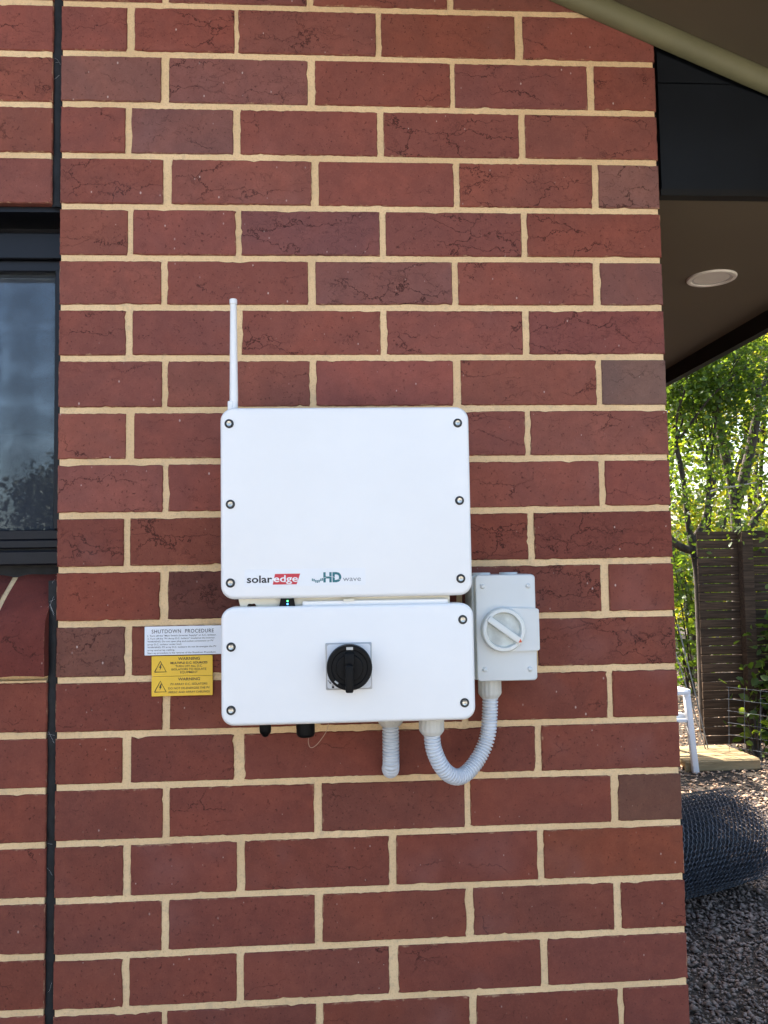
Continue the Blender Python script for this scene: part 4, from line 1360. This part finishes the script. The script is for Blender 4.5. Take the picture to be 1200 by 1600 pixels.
# taller trees further back
bk = random.Random(31)
for i, (x_, y_, h_, lm, lab) in enumerate(((4.3, 9.6, 4.4, 'leaf3', 'yellow-green tree in the middle distance behind the fork'),
                                           (6.1, 10.4, 5.0, 'leaf1', 'bright green tree further back on the right'),
                                           (5.2, 13.0, 6.0, 'leaf2', 'tall dark tree far behind the fence'),
                                           (7.4, 14.0, 6.5, 'leaf3', 'tall yellow-green tree at the far right'),
                                           (3.9, 12.0, 5.0, 'leaf2', 'dark green tree just past the brick corner'),
                                           (9.0, 12.0, 5.5, 'leaf1', 'broad green tree far off to the right'),
                                           (6.2, 17.5, 7.5, 'leaf2', 'high dark tree closing the view at the very back'),
                                           (9.4, 18.5, 8.0, 'leaf2', 'highest dark tree at the back right'))):
    st = []
    for k in range(3):
        a = bk.uniform(0, 6.28)
        st.append([(V3(x_, y_, 0), .09), (V3(x_ + .1 * math.cos(a), y_ + .1 * math.sin(a), h_ * .22), .075), (V3(x_ + .45 * math.cos(a), y_ + .45 * math.sin(a), h_ * .5), .05), (V3(x_ + .8 * math.cos(a), y_ + .8 * math.sin(a), h_ * .72), .03)])
    tree('background_tree', (x_, y_, 0), st, lab, M[lm], 6500, .085, 60 + i * 7, .36, 2, 'trees further back in the garden', grow_len=1.2,
         extra=cloud(x_, y_, h_ * .62, 1.5, 1.3, h_ * .33, 70))

def shrub(name, x_, y_, rx, rz, n, ls, lm, label, seed, cat='shrub', z0=.0, group='shrubs in the back garden'):
    rng = random.Random(seed)
    root = thing(name, (x_, y_, 0), label, cat, group)
    bmv = bmesh.new()
    for k in range(6):
        a = rng.uniform(0, 6.28); q = rng.uniform(.3, .8)
        pts, _ = spline([(x_ + rng.uniform(-.04, .04), y_ + rng.uniform(-.04, .04), 0), (x_ + .4 * rx * q * math.cos(a), y_ + .4 * rx * q * math.sin(a), rz * .5), (x_ + rx * q * math.cos(a), y_ + rx * q * math.sin(a), rz * rng.uniform(.8, 1.1))], 8)
        tube_bm(pts, [.012 - .001 * i for i in range(8)], 5, bmv)
    place(from_bm('stem', bmv, M['bark'], None, True, 80), root)
    rr = np.random.default_rng(seed)
    cl = cloud(x_, y_, z0 + rz * .55, rx, rx * .8, rz * .5, 60)(rr)
    c = cl[rr.integers(0, 60, n)] + rr.normal(0, .11, (n, 3))
    c = c[c[:, 2] > .02]
    place(link('foliage', leaves_mesh('foliage', c, ls, seed + 1), M[lm]), root)
    return root
shrub('climbing_vine', 3.22, 5.46, .24, 1.15, 900, .075, 'leaf2', 'dark leafy vine clambering up the fence right of the post', 81, 'vine')
shrub('leafy_plant', 2.88, 5.38, .12, .42, 60, .075, 'leaf1', 'few bright leaves on thin stems low against the slats', 83, 'plant')
shrub('garden_shrub', 3.75, 8.6, .8, 1.9, 2600, .075, 'leaf2', 'dark shrub filling the gap left of the fence', 85)
shrub('garden_shrub', 4.9, 9.0, .9, 1.9, 2200, .08, 'leaf1', 'green shrub behind the fence slats', 86)
shrub('garden_shrub', 5.6, 11.2, 1.3, 2.6, 4200, .09, 'leaf3', 'yellow-green shrub mass behind the middle of the fence', 89)
shrub('garden_shrub', 6.2, 15.5, 1.3, 2.4, 2400, .12, 'leaf2', 'large dark shrub far at the back of the garden', 87)
shrub('garden_shrub', 8.2, 16.5, 1.5, 2.6, 2400, .12, 'leaf2', 'wide dark shrub at the far right back', 88)

# dense hedge closing the garden off to the right, beyond the picture
rr_ = np.random.default_rng(404)
hc = np.stack([rr_.normal(9.3, .55, 16000), rr_.uniform(-3, 9.5, 16000), rr_.uniform(.05, 1, 16000) ** .8 * 3.2], 1)
hc[:, 2] *= 1 + .18 * np.sin(hc[:, 1] * 1.7) + .1 * np.sin(hc[:, 1] * 4.1 + 1)
tag(link('boundary_hedge', leaves_mesh('boundary_hedge', hc, .13, 405), M['leaf2']), 'dense green hedge along the far right side of the garden', 'hedge', kind='stuff')

# pale fallen branch caught in the foliage
pts, _ = spline([(2.96, 6.2, 2.272), (3.08, 6.2, 2.306), (3.2, 6.19, 2.318), (3.40, 6.18, 2.352)], 14)
tag(from_bm('bare_branch', tube_bm(pts, [.009] * 7 + [.007] * 7, 7), plain('pale_dead_wood', (0.45, 0.40, 0.33), 0.8), None, True), 'pale bare branch lying across the foliage above the fence', 'branch')

# ------------------------------------------------------------------ trees across the front yard, seen mirrored in the window
ft = random.Random(77)
for i in range(9):
    x_ = -25 + i * 3.4 + ft.uniform(-.8, .8); y_ = -24 + ft.uniform(-2, 2); h_ = ft.uniform(4.2, 6.0)
    st = []
    for k in range(2):
        a = ft.uniform(0, 6.28)
        st.append([(V3(x_, y_, 0), .12), (V3(x_ + .1 * math.cos(a), y_, h_ * .3), .10), (V3(x_ + .6 * math.cos(a), y_ + .6 * math.sin(a), h_ * .62), .05)])
    nth = ('leftmost', 'second', 'third', 'fourth', 'fifth', 'sixth', 'seventh', 'eighth', 'rightmost')[i]
    tree('street_tree', (x_, y_, 0), st, nth + ' dull green tree, counted from the left, in the row mirrored by the window', M['leaf4'], 7000, .17, 200 + i * 5, .42, 1, 'trees mirrored in the window',
         extra=cloud(x_, y_, h_ * .58, 1.6, 1.4, h_ * .36, 50))
